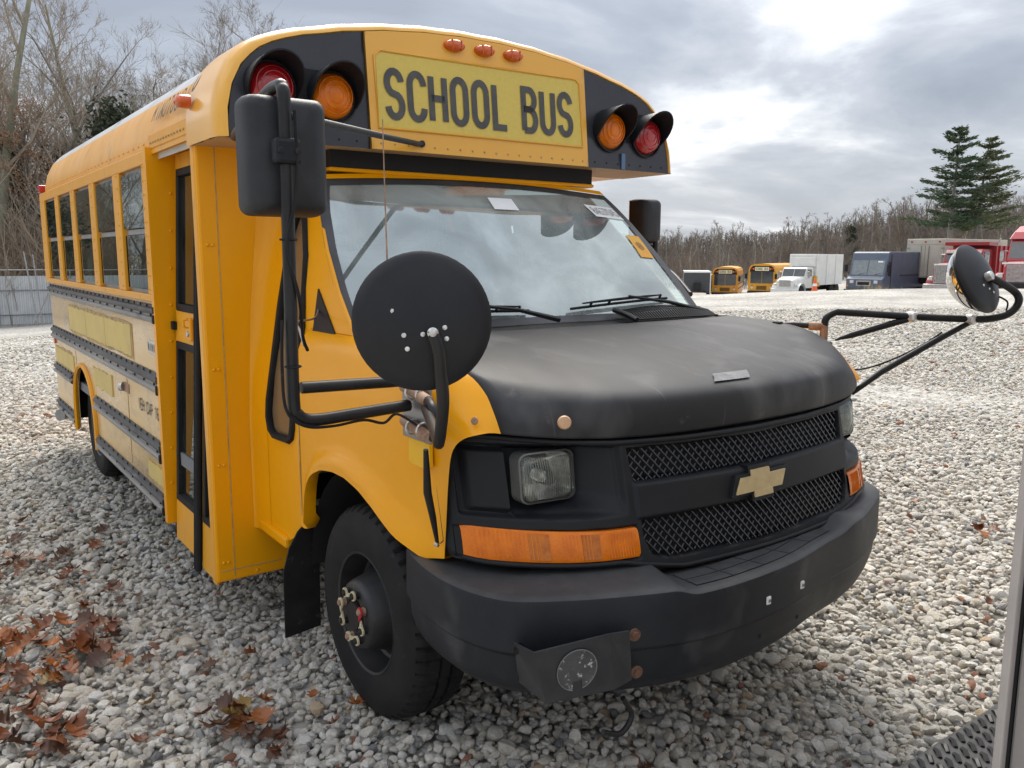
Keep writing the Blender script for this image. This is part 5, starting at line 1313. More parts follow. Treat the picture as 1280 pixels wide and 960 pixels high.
for cx, cy, sp_, cnt, sz, lb, gp, mis in clumps:
    for i in range(cnt):
        k = rl.randrange(7); px, py = cx + rl.gauss(0, sp_), min(958, cy + rl.gauss(0, sp_ * .55))
        mi = rl.choice(mis)
        leaf(px, py, sz * rl.uniform(.6, 1.05), mi, k, .75 if sp_ < 41 else .45, ('rust red', 'dark brown', 'orange', 'olive brown')[mi] + ' ' + lb, gp, h=rl.uniform(0, .035) if cnt > 9 and sp_ < 41 else 0)
for px, py, sz, mi, lb in ((447, 884, .085, 2, 'orange oak leaf touching the front tyre'), (418, 906, .06, 0, 'small rusty leaf just in front of the front tyre'), (392, 870, .05, 2, 'orange leaf fragment left of the front tyre'),
    (262, 832, .06, 1, 'brown leaf between two pale stones below the front panel'), (316, 818, .075, 0, 'rusty oak leaf below the yellow front panel corner'), (188, 882, .08, 3, 'olive brown oak leaf alone between both drifts'),
    (147, 738, .08, 0, 'single tan leaf left of the door bottom'), (185, 823, .055, 1, 'pale curled leaf right of the big drift'), (175, 930, .07, 0, 'rusty leaf at bottom edge between the heaps'), (236, 717, .04, 1, 'dark leaf scrap just left of the door bottom'), (62, 850, .08, 3, 'greenish yellow leaf in the middle of the drift'),
    (1142, 628, .06, 2, 'yellowish leaf on gravel right of the bumper end')):
    leaf(px, py, sz, mi, rl.randrange(7), .5, lb)

# ================================================================== TREES
BARK = pmat('grey_bark', (.17, .155, .14), (.25, .24, .22), rough=.9, scale=6, stretch=(1, 1, .25), rand=.22)
BARKL = pmat('pale_lichen_bark', (.32, .33, .24), (.20, .19, .15), rough=.9, scale=5, stretch=(1, 1, .3), rand=.15)
TWIG = pmat('twig', (.25, .205, .155), (.31, .265, .21), rough=.9, scale=1.2, rand=.22)
TWIGR = pmat('reddish_twig', (.27, .19, .13), (.25, .195, .14), rough=.9, scale=1.2, rand=.22)
NEED = pmat('pine_needles', (.045, .085, .055), (.085, .12, .05), rough=.75, scale=1.1, lo=.4, hi=.6)
NEED2 = pmat('pine_needles_olive', (.095, .12, .06), (.14, .15, .06), rough=.75, scale=1.0, lo=.4, hi=.62)
OAKF = pmat('russet_foliage', (.30, .155, .075), (.24, .15, .085), rough=.8, scale=1.5)
GRNF = pmat('dark_evergreen', (.05, .068, .045), (.085, .10, .06), rough=.8, scale=1.5)
def bare_tree(seed, H, spread=.34, trunk_r=.17, dense=1.0, first=.35, bark=None, twig=None, forks=1, nm='bare_tree', loc=(0, 0, 0)):
    r = random.Random(seed)
    tk, cw = MB(), MB()
    def limb(p, d, L, rad, lvl):
        n_ = 5 if lvl < 2 else 3
        pts = [p]; q = p.copy(); dd = d.copy()
        for i in range(n_):
            dd = (dd + Vector((r.gauss(0, .16), r.gauss(0, .16), r.gauss(.03, .10)))).normalized(); q = q + dd * L / n_; pts.append(q.copy())
        rs = [max(rad * (1 - .8 * i / n_), .004) for i in range(n_ + 1)]
        (tk if lvl == 0 else cw).tube(pts, rs, 6 if lvl == 0 else 4 if lvl == 1 else 3, cap=False)
        return pts, rs, dd
    def grow(p, d, L, rad, lvl):
        pts, rs, dd = limb(p, d, L, rad, lvl)
        if lvl >= 4: return
        cnt = {0: int(13 * dense), 1: 6, 2: 5, 3: int(4 * dense)}[lvl]
        for i in range(cnt):
            t = r.uniform(first if lvl == 0 else .25, 1.0); k = t * (len(pts) - 1); j = min(int(k), len(pts) - 2)
            q = pts[j].lerp(pts[j + 1], k - j); ax = (pts[j + 1] - pts[j]).normalized()
            s = ax.orthogonal().normalized(); s.rotate(Matrix.Rotation(r.uniform(0, 2 * pi), 3, ax))
            ang = r.uniform(.45, .95) if lvl else r.uniform(.5, 1.0)
            nd = (ax * cos(ang) + s * sin(ang) + Vector((0, 0, .22))).normalized()
            fall = 1.15 - .75 * t if lvl == 0 else 1
            l2 = {0: H * spread * fall, 1: L * .52, 2: L * .5, 3: L * .55}[lvl] * r.uniform(.7, 1.15)
            grow(q, nd, l2, max(rs[j] * .5, .006), lvl + 1)
    for f in range(forks):
        d0 = Vector((r.gauss(0, .08), r.gauss(0, .08), 1)).normalized()
        grow(Vector((r.gauss(0, .12) * (f > 0), r.gauss(0, .12) * (f > 0), -.3)), d0, H * r.uniform(.85, 1), trunk_r * (1 if f == 0 else .8), 0)
    t = empty(nm, loc)
    tk.build('trunk', bark or BARK, t, smooth=70, merge=False); cw.build('crown', twig or TWIG, t, smooth=70, merge=False)
    return t
def put(o, p, rz=None, s=1., lab=None, cat='tree', grp=None):
    o.location = p; o.rotation_euler = (0, 0, rl.uniform(0, 6.28) if rz is None else rz); o.scale = (s,) * 3
    tag(o, lab, cat, grp); return o
def gpos(px, d, dz=0.):
    q = at(px, 400, d); return Vector((q.x, q.y, terr(q.x, q.y) + dz))
# --- wood at the left: large trees, individually placed
big = [bare_tree(101, 15, .34, .20, 1.3, .28, BARKL), bare_tree(102, 15, .36, .17, 1.4, .3), bare_tree(103, 16, .30, .16, .9, .45, BARKL, None, 1), bare_tree(104, 12, .40, .14, 1.0, .25, None, TWIGR, 2), bare_tree(105, 13, .33, .15, 1.0, .35, None, None, 2)]
used = set()
def place(src, i, p, **k):
    o = src[i] if (id(src), i) not in used else copy_tree(src[i]); used.add((id(src), i)); return put(o, p, **k)
Lw = [(4, 37, 0, 1.3, 'pale lichened tree with forked trunk at the left frame edge'), (30, 36, 2, .88, 'tall slim bare tree second from the left frame edge'), (58, 40, 1, .86, 'bare tree behind the russet oak'),
      (92, 44, 4, .80, 'bare double trunk tree left of the pale sky gap'), (120, 40, 1, .92, 'bare tree with a broad crown in the middle of the left wood'), (148, 43, 0, .98, 'tallest bare tree of the left wood with an open crown'),
      (172, 40, 2, .82, 'slender bare tree right of the tallest left one'), (192, 45, 4, .98, 'twin stemmed bare tree above the bus windows'), (218, 42, 1, .95, 'bare tree with fine twigs just over the bus roof'), (246, 47, 0, .92, 'bare tree farthest right behind the bus roof'),
      (270, 52, 2, .84, 'bare tree half hidden behind the roof cap'), (-28, 36, 4, 1.05, 'bare tree beyond the left frame edge'), (-75, 38, 1, 1.1, 'bare tree further beyond the left frame edge')]
for px, d, i, s, lb in Lw: place(big, i, gpos(px, d), s=s * (1.12 if px > 85 else 1.), lab=lb, grp='bare trees in the left wood')
for i, (px, d) in enumerate([(-150, 34), (-230, 36), (-320, 34), (-420, 33), (-540, 34), (-700, 33), (-60, 46), (-190, 44), (-280, 46), (-380, 44), (15, 52), (45, 55), (78, 50), (108, 54), (135, 56), (160, 50), (182, 55), (205, 52), (232, 56)]):
    place(big, i % 5, gpos(px, d), s=.85 + .22 * ((i * 7) % 5) / 5, lab='bare grey tree in the back rows of the left wood' if px > 0 else 'bare grey tree outside the left frame edge', grp='bare trees in the left wood')
# twiggy undergrowth: saplings
def sapling(seed, H, mat):
    r = random.Random(seed); mb = MB()
    for k in range(46):
        p = Vector((r.gauss(0, .8), r.gauss(0, .8), -.2)); d = Vector((r.gauss(0, .28), r.gauss(0, .28), 1)).normalized(); L = H * r.uniform(.5, 1.1); pts = [p]
        for i in range(4): d = (d + Vector((r.gauss(0, .14), r.gauss(0, .14), 0))).normalized(); pts.append(pts[-1] + d * L / 4)
        mb.tube(pts, [.02, .016, .012, .008, .004], 3, cap=False)
        for i in range(9):
            j = r.randrange(1, 4); q = pts[j].lerp(pts[j + 1], r.random()); dd = (d + Vector((r.gauss(0, .7), r.gauss(0, .7), .15))).normalized(); mb.tube([q, q + dd * L * .2, q + dd * L * .34 + Vector((0, 0, .05))], [.008, .006, .003], 3, cap=False)
    o = mb.build('thicket', mat, None, smooth=70, merge=False); return o
sap = [sapling(201, 4.2, TWIGR), sapling(202, 5.2, TWIG), sapling(203, 3.6, pmat('straw_twig', (.22, .18, .115), (.16, .13, .09), rough=.9, scale=1, rand=.25))]
for i, px in enumerate(list(range(-60, 262, 13)) + list(range(-700, -60, 60))):
    d = 33 + 5 * ((i * 37) % 10) / 10; o = sap[i % 3] if i < 3 else copy_tree(sap[i % 3])
    put(o, gpos(px, d), s=.8 + .35 * ((i * 13) % 7) / 7, lab=('brown leafless thicket behind the fence at the left frame edge' if px < 30 else 'brown leafless thicket behind the fence end beside the bus' if px < 75 else 'brown leafless thicket hidden behind the bus windows') if px > -20 else 'leafless thicket outside the left frame edge', cat='bush', grp='thickets in the left wood')
# foliage clumps: russet oak and dark evergreens
def leafy(seed, H, Rr, mat, cnt, leaf_s, nm, trunk=True, cone=False):
    r = random.Random(seed); t = empty(nm); tk, cw = MB(), MB()
    tk.tube([(0, 0, -.3), (r.gauss(0, .1), 0, H * .5), (r.gauss(0, .2), 0, H * .95)], [.16, .11, .03], 6, cap=False)
    cl = []
    for k in range(44):
        z = H * r.uniform(.18 if cone else .35, 1.0); w = Rr * ((1.05 - z / H) ** .8 if cone else math.sqrt(max(.05, 1 - ((z / H - .66) / .38) ** 2)))
        a = r.uniform(0, 2 * pi); q = Vector((w * r.uniform(.3, 1) * cos(a), w * r.uniform(.3, 1) * sin(a), z)); cl.append((q, r.uniform(.35, .8)))
        tk.tube([(0, 0, z * .8), q * .5 + Vector((0, 0, z * .42)), q], [.035, .025, .01], 3, cap=False)
    for k in range(cnt):
        c, s = r.choice(cl); q = c + Vector((r.gauss(0, s * .6), r.gauss(0, s * .6), r.gauss(0, s * .38)))
        u = Vector((r.gauss(0, 1), r.gauss(0, 1), r.gauss(0, 1))).normalized() * leaf_s * r.uniform(.6, 1.3); v = u.orthogonal().normalized() * leaf_s * r.uniform(.4, .8)
        cw.quad(q - u, q - v, q + u, q + v)
    tk.build('trunk', BARK, t, smooth=70, merge=False); cw.build('crown', mat, t, merge=False); return t
oak = leafy(301, 9.5, 2.6, OAKF, 7000, .055, 'oak_tree'); put(oak, gpos(48, 38), lab='russet oak still in leaf behind the fence', cat='tree')
o = copy_tree(oak); put(o, gpos(128, 47), s=.82, lab='smaller russet oak behind the middle of the left wood', cat='tree')
o = copy_tree(oak); put(o, gpos(-110, 40), s=.95, lab='russet oak outside the left frame edge', cat='tree')
evg = leafy(302, 7.5, 2.1, GRNF, 6500, .10, 'evergreen_tree', cone=True)
for i, (px, d, s, lb) in enumerate([(163, 41, 1.0, 'dark evergreen between bare trunks left of the bus windows'), (208, 44, 1.05, 'dark evergreen just above the bus windows'), (108, 46, .9, 'dark evergreen below the russet oak'), (20, 45, .95, 'dark evergreen at the left frame edge'), (238, 50, 1.0, 'dark evergreen over the bus roof edge'), (-130, 43, 1.0, 'dark evergreen outside the left frame edge'), (-260, 42, 1.0, 'dark evergreen further outside the left frame edge')]):
    put(evg if i == 0 else copy_tree(evg), gpos(px, d - 5), s=s * 1.15, lab=lb, grp='evergreens in the left wood')
# --- far tree line at the right
FTW = pmat('far_twig', (.165, .135, .112), (.215, .18, .15), rough=.9, scale=.6, rand=.25)
FTR = pmat('far_reddish_twig', (.18, .13, .105), (.16, .13, .11), rough=.9, scale=.6, rand=.25)
farT = [bare_tree(401 + k, 10, .24, .19, 1.0, .30, BARK if k % 2 else BARKL, FTR if k % 3 == 0 else FTW, 1, 'bare_tree') for k in range(5)]
rt = random.Random(5)
def far_label(what, px):
    for lim, where in ((862, 'in the far tree line just right of the bus windshield'), (895, 'in the far tree line above the dark box trailer'), (932, 'in the far tree line above the smaller yellow bus'), (968, 'in the far tree line above the larger yellow bus'),
                       (1010, 'in the far tree line above the white lorry cab'), (1052, 'in the far tree line above the tall white box'), (1095, 'in the far tree line above the blue van cab'), (1130, 'in the far tree line left of the two pines'),
                       (1175, 'behind the left pine and the beige trailer'), (1225, 'behind the right pine and the red tipper'), (1262, 'in the far tree line right of both pines')):
        if px < lim: return what + ' ' + where
    return what + ' in the far tree line at the right frame edge'
topline = lambda px: interp(px, [790, 860, 900, 960, 1000, 1040, 1100, 1150, 1200, 1280], [287, 280, 277, 280, 270, 268, 250, 243, 246, 236])
for i in range(120):
    px = 775 + (1310 - 775) * ((i * .618034) % 1); d = rt.uniform(105, 150); q = gpos(px, d)
    top = at(px, topline(px) + abs(rt.gauss(0, 9)), d).z; s = max(.45, (top - q.z) / 9.4)
    place(farT, i % 5, q, s=s, lab=far_label('thin bare tree', px), grp='bare trees in the far tree line')
fs = [sapling(501, 4.5, FTR), sapling(502, 5, FTW)]
for i in range(64):
    px = 770 + (1310 - 770) * ((i * .618034 + .3) % 1); d = rt.uniform(95, 112)
    put(fs[i % 2] if i < 2 else copy_tree(fs[i % 2]), gpos(px, d), s=.62 + .25 * rt.random(), lab=far_label('low leafless scrub', px), cat='bush', grp='scrub below the far tree line')
def woods(name, px0, px1, d0, d1, hfun, cnt, mat, rad):
    """far-off wood that reads as one mass: upright stems and crossing twigs"""
    r = random.Random(9); mb = MB()
    for k in range(cnt):
        px, d = r.uniform(px0, px1), r.uniform(d0, d1); q = gpos(px, d); h = hfun(px, d, q) * r.uniform(.55, 1.0)
        a = Vector((r.gauss(0, .05), r.gauss(0, .05), 1)); mb.tube([q, q + a * h * .5, q + Vector((a.x * 1.5, a.y * 1.5, 1)) * h], [rad, rad * .7, rad * .2], 3, cap=False)
        for i in range(7):
            b0 = q + a * h * r.uniform(.3, .95); mb.tube([b0, b0 + Vector((r.gauss(0, 1), r.gauss(0, 1), r.uniform(.3, 1.3))) * h * .11], [rad * .35, rad * .1], 3, cap=False)
    return tag(mb.build(name, mat, None, merge=False), kind='stuff')
woods('far_wood', 740, 1340, 150, 190, lambda px, d, q: max(3, at(px, topline(px) + 10, d).z - q.z), 2600, FTW, .14)
woods('left_wood_depth', -420, 300, 56, 80, lambda px, d, q: 12.0, 2500, TWIG, .06)
woods('left_undergrowth', -420, 290, 42, 56, lambda px, d, q: 6.0, 2400, TWIGR, .045)

# --- pines
def pine(seed, H, mat, loc, lean, lab, skew):
    r = random.Random(seed); t = empty('pine_tree', loc); tk, cw = MB(), MB()
    tk.tube([(0, 0, -1), (lean * .3, 0, H * .4), (lean, 0, H)], [.26, .2, .04], 7, cap=False)
    z = H * .34
    while z < H * .99:
        k = (z - H * .34) / (H * .66); R = (4.9 * (1 - k) ** .75 + .4) * r.uniform(.65, 1.15)
        for b_ in range(r.randrange(3, 6)):
            a = r.uniform(0, 2 * pi); d = Vector((cos(a), sin(a), 0)); L = R * r.uniform(.55, 1.15) * (1 + skew * d.x); L = max(L, .4)
            p0 = Vector((lean * z / H, 0, z)); pts = [p0, p0 + d * L * .5 + Vector((0, 0, .10 * L)), p0 + d * L + Vector((0, 0, .20 * L + .1))]
            tk.tube(pts, [.05, .035, .012], 3, cap=False)
            for c in range(int(26 + 36 * L)):
                s = r.uniform(.25, 1.05); q = pts[0].lerp(pts[1], min(1, s * 2)) if s < .5 else pts[1].lerp(pts[2], (s - .5) * 2)
                sd = d.cross(Vector((0, 0, 1))); q = q + sd * r.gauss(0, .16 * L + .05) + Vector((0, 0, r.gauss(.05, .09)))
                for m_ in range(2):
                    u = (d * r.uniform(.2, 1) + sd * r.gauss(0, .6) + Vector((0, 0, r.uniform(-.1, .5)))).normalized() * r.uniform(.18, .34); v = u.orthogonal().normalized(); v.rotate(Matrix.Rotation(r.uniform(0, pi), 3, u.normalized())); v *= .05
                    cw.quad(q - u, q - v, q + u, q + v)
        z += r.uniform(.45, .85)
    tk.build('trunk', BARK, t, smooth=70, merge=False); cw.build('crown', mat, t, merge=False); t.rotation_euler = (0, 0, yaw)
    return tag(t, lab, 'pine tree')
def pinepos(px, d): q = gpos(px, d); return q
q = gpos(1177, 92); pine(61, at(1183, 166, 92).z - q.z, NEED, q, .4, 'dark green pine with layered boughs, the left one of the pair', -.12)
q = gpos(1207, 94); pine(62, at(1220, 176, 94).z - q.z, NEED2, q, 1.0, 'olive tinted pine leaning right, the right one of the pair', .22)
sp_t = copy_tree(evg); put(sp_t, gpos(1057, 126), s=.95, lab='small dark conifer in the far tree line left of the pines', cat='tree'); sp_t['group'] = ''
del sp_t['group']

# ================================================================== FENCE
fence = empty('metal_fence'); tag(fence, 'pale corrugated sheet metal fence with pipe rail at the left edge', 'fence')
FM = pmat('galvanised_sheet', (.58, .60, .61), (.50, .52, .53), rough=.45, metal=.2, scale=2, c3=(.40, .39, .37), scale3=5, lo3=.6, hi3=.8)
fp0, fp1 = gpos(-620, 24.0), gpos(150, 33)
fdir = Vector((fp1.x - fp0.x, fp1.y - fp0.y, 0)); FL = fdir.length; fdir.normalize(); fn = Vector((fdir.y, -fdir.x, 0))
FH = 1.78
npan = int(FL / 1.9); pw = FL / npan
panel_me = None
for k in range(npan):
    a = fp0 + fdir * pw * k; z0 = (terr(a.x, a.y) + terr(a.x + fdir.x * pw, a.y + fdir.y * pw)) / 2 + .0
    if panel_me is None:
        rows = []
        for i in range(57):
            s = i / 56 * (pw - .05); o_ = .022 * (1 if (i // 2) % 2 else -1) * (1 if i % 2 else 1)
            rows.append([(s, o_, 0), (s, o_, FH)])
        po = MB().grid(rows).build('sheet_panel', FM, fence); panel_me = po.data
    else:
        po = bpy.data.objects.new('sheet_panel', panel_me); COL.objects.link(po); po.parent = fence
    po.location = (a.x, a.y, z0); po.rotation_euler = (0, 0, math.atan2(fdir.y, fdir.x))
    for h in (.35, 1.25):
        ro = MB().tube([(a.x + fn.x * .05, a.y + fn.y * .05, z0 + h), (a.x + fdir.x * pw + fn.x * .05, a.y + fdir.y * pw + fn.y * .05, z0 + h)], .022, 6).build('girt', GREY, fence, smooth=60)
    for s in (0, .5):
        if s == 0: MB().tube([(a.x + fn.x * .06, a.y + fn.y * .06, z0 - .1), (a.x + fn.x * .06, a.y + fn.y * .06, z0 + FH + .25)], .03, 6).build('post', ALU, fence, smooth=60)
    MB().tube([(a.x + fn.x * .06, a.y + fn.y * .06, z0 + FH + .22), (a.x + fdir.x * pw + fn.x * .06, a.y + fdir.y * pw + fn.y * .06, z0 + FH + .22)], .022, 6).build('rail', ALU, fence, smooth=60)
q = gpos(47, 29.5); q2 = gpos(40, 29.5)
pp = empty('leaning_poles', q); tag(pp, 'two thin poles leaning against the metal fence beside the bus', 'pole')
MB().tube([(0, 0, 0), (-.22, .3, 2.6)], .025, 6).build('pole', ALU, pp); MB().tube([(.14, 0, 0), (.05, .3, 2.5)], .02, 6).build('pole', ALU, pp)

# ================================================================== VEHICLES BEHIND
FY = pmat('fleet_yellow', (.72, .34, .02), (.66, .31, .03), rough=.4, scale=2)
FWH = pmat('fleet_white', (.74, .74, .71), (.64, .64, .60), rough=.45, scale=1.5)
FBL = pmat('slate_blue', (.085, .11, .16), (.11, .135, .18), rough=.4, scale=2)
FBG = pmat('beige_panel', (.56, .53, .44), (.47, .44, .36), rough=.55, scale=1.2)
FRD = pmat('lorry_red', (.33, .014, .018), (.28, .02, .024), rough=.38, scale=2, coat=.3)
FPK = pmat('faded_red', (.40, .04, .05), (.37, .055, .065), rough=.4, scale=1, coat=.3)
FGL = pmat('far_glass', (.035, .042, .048), (.07, .08, .085), rough=.08, spec=.8, scale=1.5)
FCH = pmat('dull_chrome', (.55, .55, .55), (.35, .34, .33), rough=.3, metal=.8, scale=8)
LAMPW = pmat('far_headlamp', (.6, .6, .58), rough=.15, coat=.5)
def veh(nm, px, d, turn, ztop, H, lab, cat, grp=None):
    """vehicle with its front (local -Y) towards the lens; stands so that its top reaches the seen height"""
    q = at(px, ztop, d); az = math.atan2(q.x - CAM.x, q.y - CAM.y)
    o = empty(nm, (q.x, q.y, q.z - H), -az - radians(turn)); return tag(o, lab, cat, grp)
def P(o, nm, mat, fn, **k):
    mb = MB(); fn(mb); return mb.build(nm, mat, o, **k)
def wheels(o, spots, r=.5, w=.28):
    for x, y in spots:
        M_ = Matrix.Translation((x, y, r)) @ look((1, 0, 0))
        t = MB().lathe([(r * .55, -w / 2), (r * .95, -w / 2), (r, -w / 2 + .04), (r, w / 2 - .04), (r * .95, w / 2), (r * .55, w / 2)], 20, M_).build('wheel', RUB, o, smooth=40)
        MB().lathe([(r * .55, -w / 2 + .02), (r * .3, -w / 2 + .08), (.08, -w / 2 + .06), (.08, w / 2 - .06), (r * .3, w / 2 - .08), (r * .55, w / 2 - .02)], 14, M_).build('rim', FCH, t, smooth=40)
def far_bus(px, d, turn, zt, lab):
    H = 3.05; o = veh('parked_school_bus', px, d, turn, zt, H, lab, 'school bus', 'school buses parked at the back')
    def sect(y, w=1.2, top=H): return [(x * w, y, z) for x, z in ((-1, .45), (-1, 2.35), (-.97, 2.7), (-.85, 2.93), (-.5, top), (0, top + .04), (.5, top), (.85, 2.93), (.97, 2.7), (1, 2.35), (1, .45))]
    def body(m):
        R_ = [sect(.0), sect(.4), sect(8.5)]
        m.grid(R_); m.add(R_[0], [tuple(range(11))]); m.add(R_[-1], [tuple(range(11))]); m.quad((-1.2, 0, .45), (1.2, 0, .45), (1.2, 8.5, .45), (-1.2, 8.5, .45))
    P(o, 'body', FY, body, smooth=25)
    P(o, 'windshield', FGL, lambda m: m.box(-1.0, -.02, -.02, .01, 1.35, 2.36).box(.02, 1.0, -.02, .01, 1.35, 2.36))
    P(o, 'black_band', BLK, lambda m: m.plate([(-1.1, 2.37), (1.1, 2.37), (1.02, 2.7), (.8, 2.88), (-.8, 2.88), (-1.02, 2.7)], lambda x, z: (x, -.012, z), lambda x, z: (x, .01, z)))
    s = P(o, 'sign_board', FWH if False else pmat('far_sign', (.80, .74, .50), rough=.5), lambda m: m.box(-.62, .62, -.03, -.013, 2.45, 2.78))
    mb = MB(); text_mesh(mb, 'SCHOOL BUS', (-.56, -.033, 2.52), (1, 0, 0), (0, 0, 1), .075, .2, .113, .026); mb.build('sign_letters', LETT, s)
    for x in (-.92, -.74, .74, .92):
        P(o, 'warning_lamp', REDL if abs(x) > .8 else AMBER, lambda m: m.lathe([(.085, 0), (.06, .03), (0, .035)], 12, Matrix.Translation((x, -.013, 2.62)) @ look((0, -1, 0))))
    for x in (-.85, .85):
        P(o, 'headlamp', LAMPW, lambda m: m.lathe([(.11, 0), (.1, .03), (0, .04)], 14, Matrix.Translation((x, 0, .95)) @ look((0, -1, 0))))
        P(o, 'turn_lamp', AMBER, lambda m: m.box(x - .07, x + .07, -.03, 0, 1.1, 1.2))
        P(o, 'mirror', BLK, lambda m: m.box(x * 1.55 - .1, x * 1.55 + .1, -.35, -.25, 1.75, 2.2).tube([(x * 1.4, 0, 2.3), (x * 1.55, -.3, 2.25), (x * 1.55, -.3, 1.7)], .02, 5), bevel=.02)
    P(o, 'bumper', BLK, lambda m: m.box(-1.22, 1.22, -.14, .02, .42, .68), bevel=.03)
    P(o, 'grille', BLK, lambda m: [m.box(-.45, .45, -.02, 0, .8 + .07 * i, .84 + .07 * i) for i in range(5)])
    for s_ in (-1, 1):
        for i in range(9): P(o, 'side_window', FGL, lambda m: m.box(s_ * 1.195, s_ * 1.21, .75 + .85 * i, 1.45 + .85 * i, 1.6, 2.25))
        for z in (1.0, 1.45): P(o, 'rub_rail', BLK, lambda m: m.box(min(s_ * 1.2, s_ * 1.225), max(s_ * 1.2, s_ * 1.225), .4, 8.4, z, z + .09))
    wheels(o, [(x, y) for x in (-1.0, 1.0) for y in (1.0, 6.3)]); return o
far_bus(907, 79, 4, 334, 'yellow school bus second from the left at the back of the yard'); far_bus(953, 74, 16, 330, 'larger yellow school bus beside the white lorry')
far_bus(894, 88, -14, 343.5, 'yellow bus partly hidden at the left end of the parked buses')

# white conventional lorry with tall white box
def conv_cab(o, col, hood_l=1.7, w=1.05, roof=2.55, hoodz=1.72, belt=1.75, nose=1.45, slope=.35):
    """bonnet in front of the cab; front at y=0"""
    def cab(m):
        prof = [(hood_l, .75), (hood_l, belt), (hood_l + slope, roof - .08), (hood_l + slope + .18, roof), (hood_l + 1.6, roof), (hood_l + 1.7, roof - .1), (hood_l + 1.7, .75)]
        m.plate(prof, lambda y, z: (-w + .03 * max(0, z - belt), y, z), lambda y, z: (w - .03 * max(0, z - belt), y, z))
    c = P(o, 'cab', col, cab, bevel=.05)
    a, b = Vector((0, hood_l, belt)), Vector((0, hood_l + slope, roof - .08))
    def scr(m):
        for x0, x1 in ((-w + .1, -.02), (.02, w - .1)):
            m.grid([[(x, a.y + (b.y - a.y) * t - .012, a.z + (b.z - a.z) * t) for x in (x0, x1)] for t in (.08, .93)])
    P(o, 'windshield', FGL, scr)
    def hood(m):
        R_ = []
        for y, wd, z in ((0, .72, nose), (.10, .78, nose + .07), (.6, .82, (nose + hoodz) / 2 + .05), (hood_l, .98, hoodz)):
            R_.append([(-wd, y, .7), (-wd, y, z - .16), (-wd * .86, y, z - .02), (0, y, z + .03), (wd * .86, y, z - .02), (wd, y, z - .16), (wd, y, .7)])
        m.grid(R_); m.add(R_[0], [tuple(range(7))])
    P(o, 'hood', col, hood, smooth=30)
    for s in (-1, 1):
        P(o, 'fender', col, lambda m: m.grid([[(s * x, .75 + .72 * cos(t), .52 + .66 * sin(t)) for t in lin(-.1, pi + .1, 15)] for x in (.70, 1.12, 1.17)]), smooth=60)
        P(o, 'headlamp', LAMPW, lambda m: m.box(min(s * .78, s * 1.02), max(s * .78, s * 1.02), .02, .14, .95, 1.16), bevel=.03)
        P(o, 'door_window', FGL, lambda m: m.box(min(s * (w - .02), s * (w + .006)), max(s * (w - .02), s * (w + .006)), hood_l + .45, hood_l + 1.3, belt + .05, roof - .16))
        P(o, 'mirror', FCH, lambda m: m.box(s * (w + .25) - .09, s * (w + .25) + .09, hood_l + .1, hood_l + .18, belt - .05, belt + .42).tube([(s * w, hood_l + .2, belt + .45), (s * (w + .25), hood_l + .15, belt + .45), (s * (w + .25), hood_l + .15, belt - .1), (s * w, hood_l + .2, belt - .1)], .018, 5))
    return c
o = veh('white_truck', 983, 68, 24, 317.5, 3.55, 'white conventional lorry with tall white refuse box', 'truck')
conv_cab(o, FWH, 1.5, 1.05, 2.45, 1.7, 1.68, 1.42)
P(o, 'grille', FCH, lambda m: [m.box(-.48, .48, -.03, .0, .92 + .07 * i, .955 + .07 * i) for i in range(8)])
P(o, 'bumper', FWH, lambda m: m.box(-1.15, 1.15, -.18, .05, .42, .74), bevel=.05)
P(o, 'box_body', FWH, lambda m: m.box(-1.2, 1.2, 3.4, 9.2, .95, 3.55), bevel=.04)
for y in (5.4, 7.4): P(o, 'box_rib', FWH, lambda m: m.box(1.2, 1.26, y, y + .14, .95, 3.5).box(-1.26, -1.2, y, y + .14, .95, 3.5))
P(o, 'front_head', FWH, lambda m: m.box(-1.1, 1.1, 3.25, 3.399, 2.5, 3.3), bevel=.04)
P(o, 'yellow_arm', FY, lambda m: m.box(1.1, 1.35, 3.0, 3.35, 1.0, 1.75).box(1.12, 1.33, 3.36, 3.9, .85, 1.2), bevel=.05)
P(o, 'chassis', DARK, lambda m: m.box(-.5, .5, .3, 9.0, .5, .9))
wheels(o, [(-1.0, .75), (1.0, .75), (-1.0, 7.0), (1.0, 7.0), (-1.0, 8.2), (1.0, 8.2)], .5)

# slate blue step van
o = veh('step_van', 1082, 50, 26, 314.5, 2.95, 'slate blue step van with flat front and split windshield', 'van')
def vb(m):
    prof = [(0, .55), (0, 1.32), (.30, 1.46), (.62, 2.52), (.72, 2.88), (.95, 2.95), (7.0, 2.95), (7.05, 2.85), (7.05, .55)]
    m.plate(prof, lambda y, z: (-1.12, y, z), lambda y, z: (1.12, y, z))
P(o, 'body', FBL, vb, bevel=.05)
def vs_(m):
    for x0, x1 in ((-.98, -.03), (.03, .98)):
        m.grid([[(x, .30 + .32 * t - .012, 1.46 + 1.06 * t) for x in (x0, x1)] for t in (.1, .92)])
P(o, 'windshield', pmat('van_glass', (.14, .17, .18), (.20, .23, .24), rough=.1, spec=.8), vs_)
for x in (-.5, .5): P(o, 'wiper', RUB, lambda m: m.tube([(x, .33, 1.58), (x + .4, .37, 1.68)], .02, 4))
P(o, 'grille', FCH, lambda m: m.box(-.45, .45, -.04, 0, .90, 1.22), bevel=.01); P(o, 'grille_mesh', DARK, lambda m: m.box(-.36, .36, -.05, -.041, .96, 1.15))
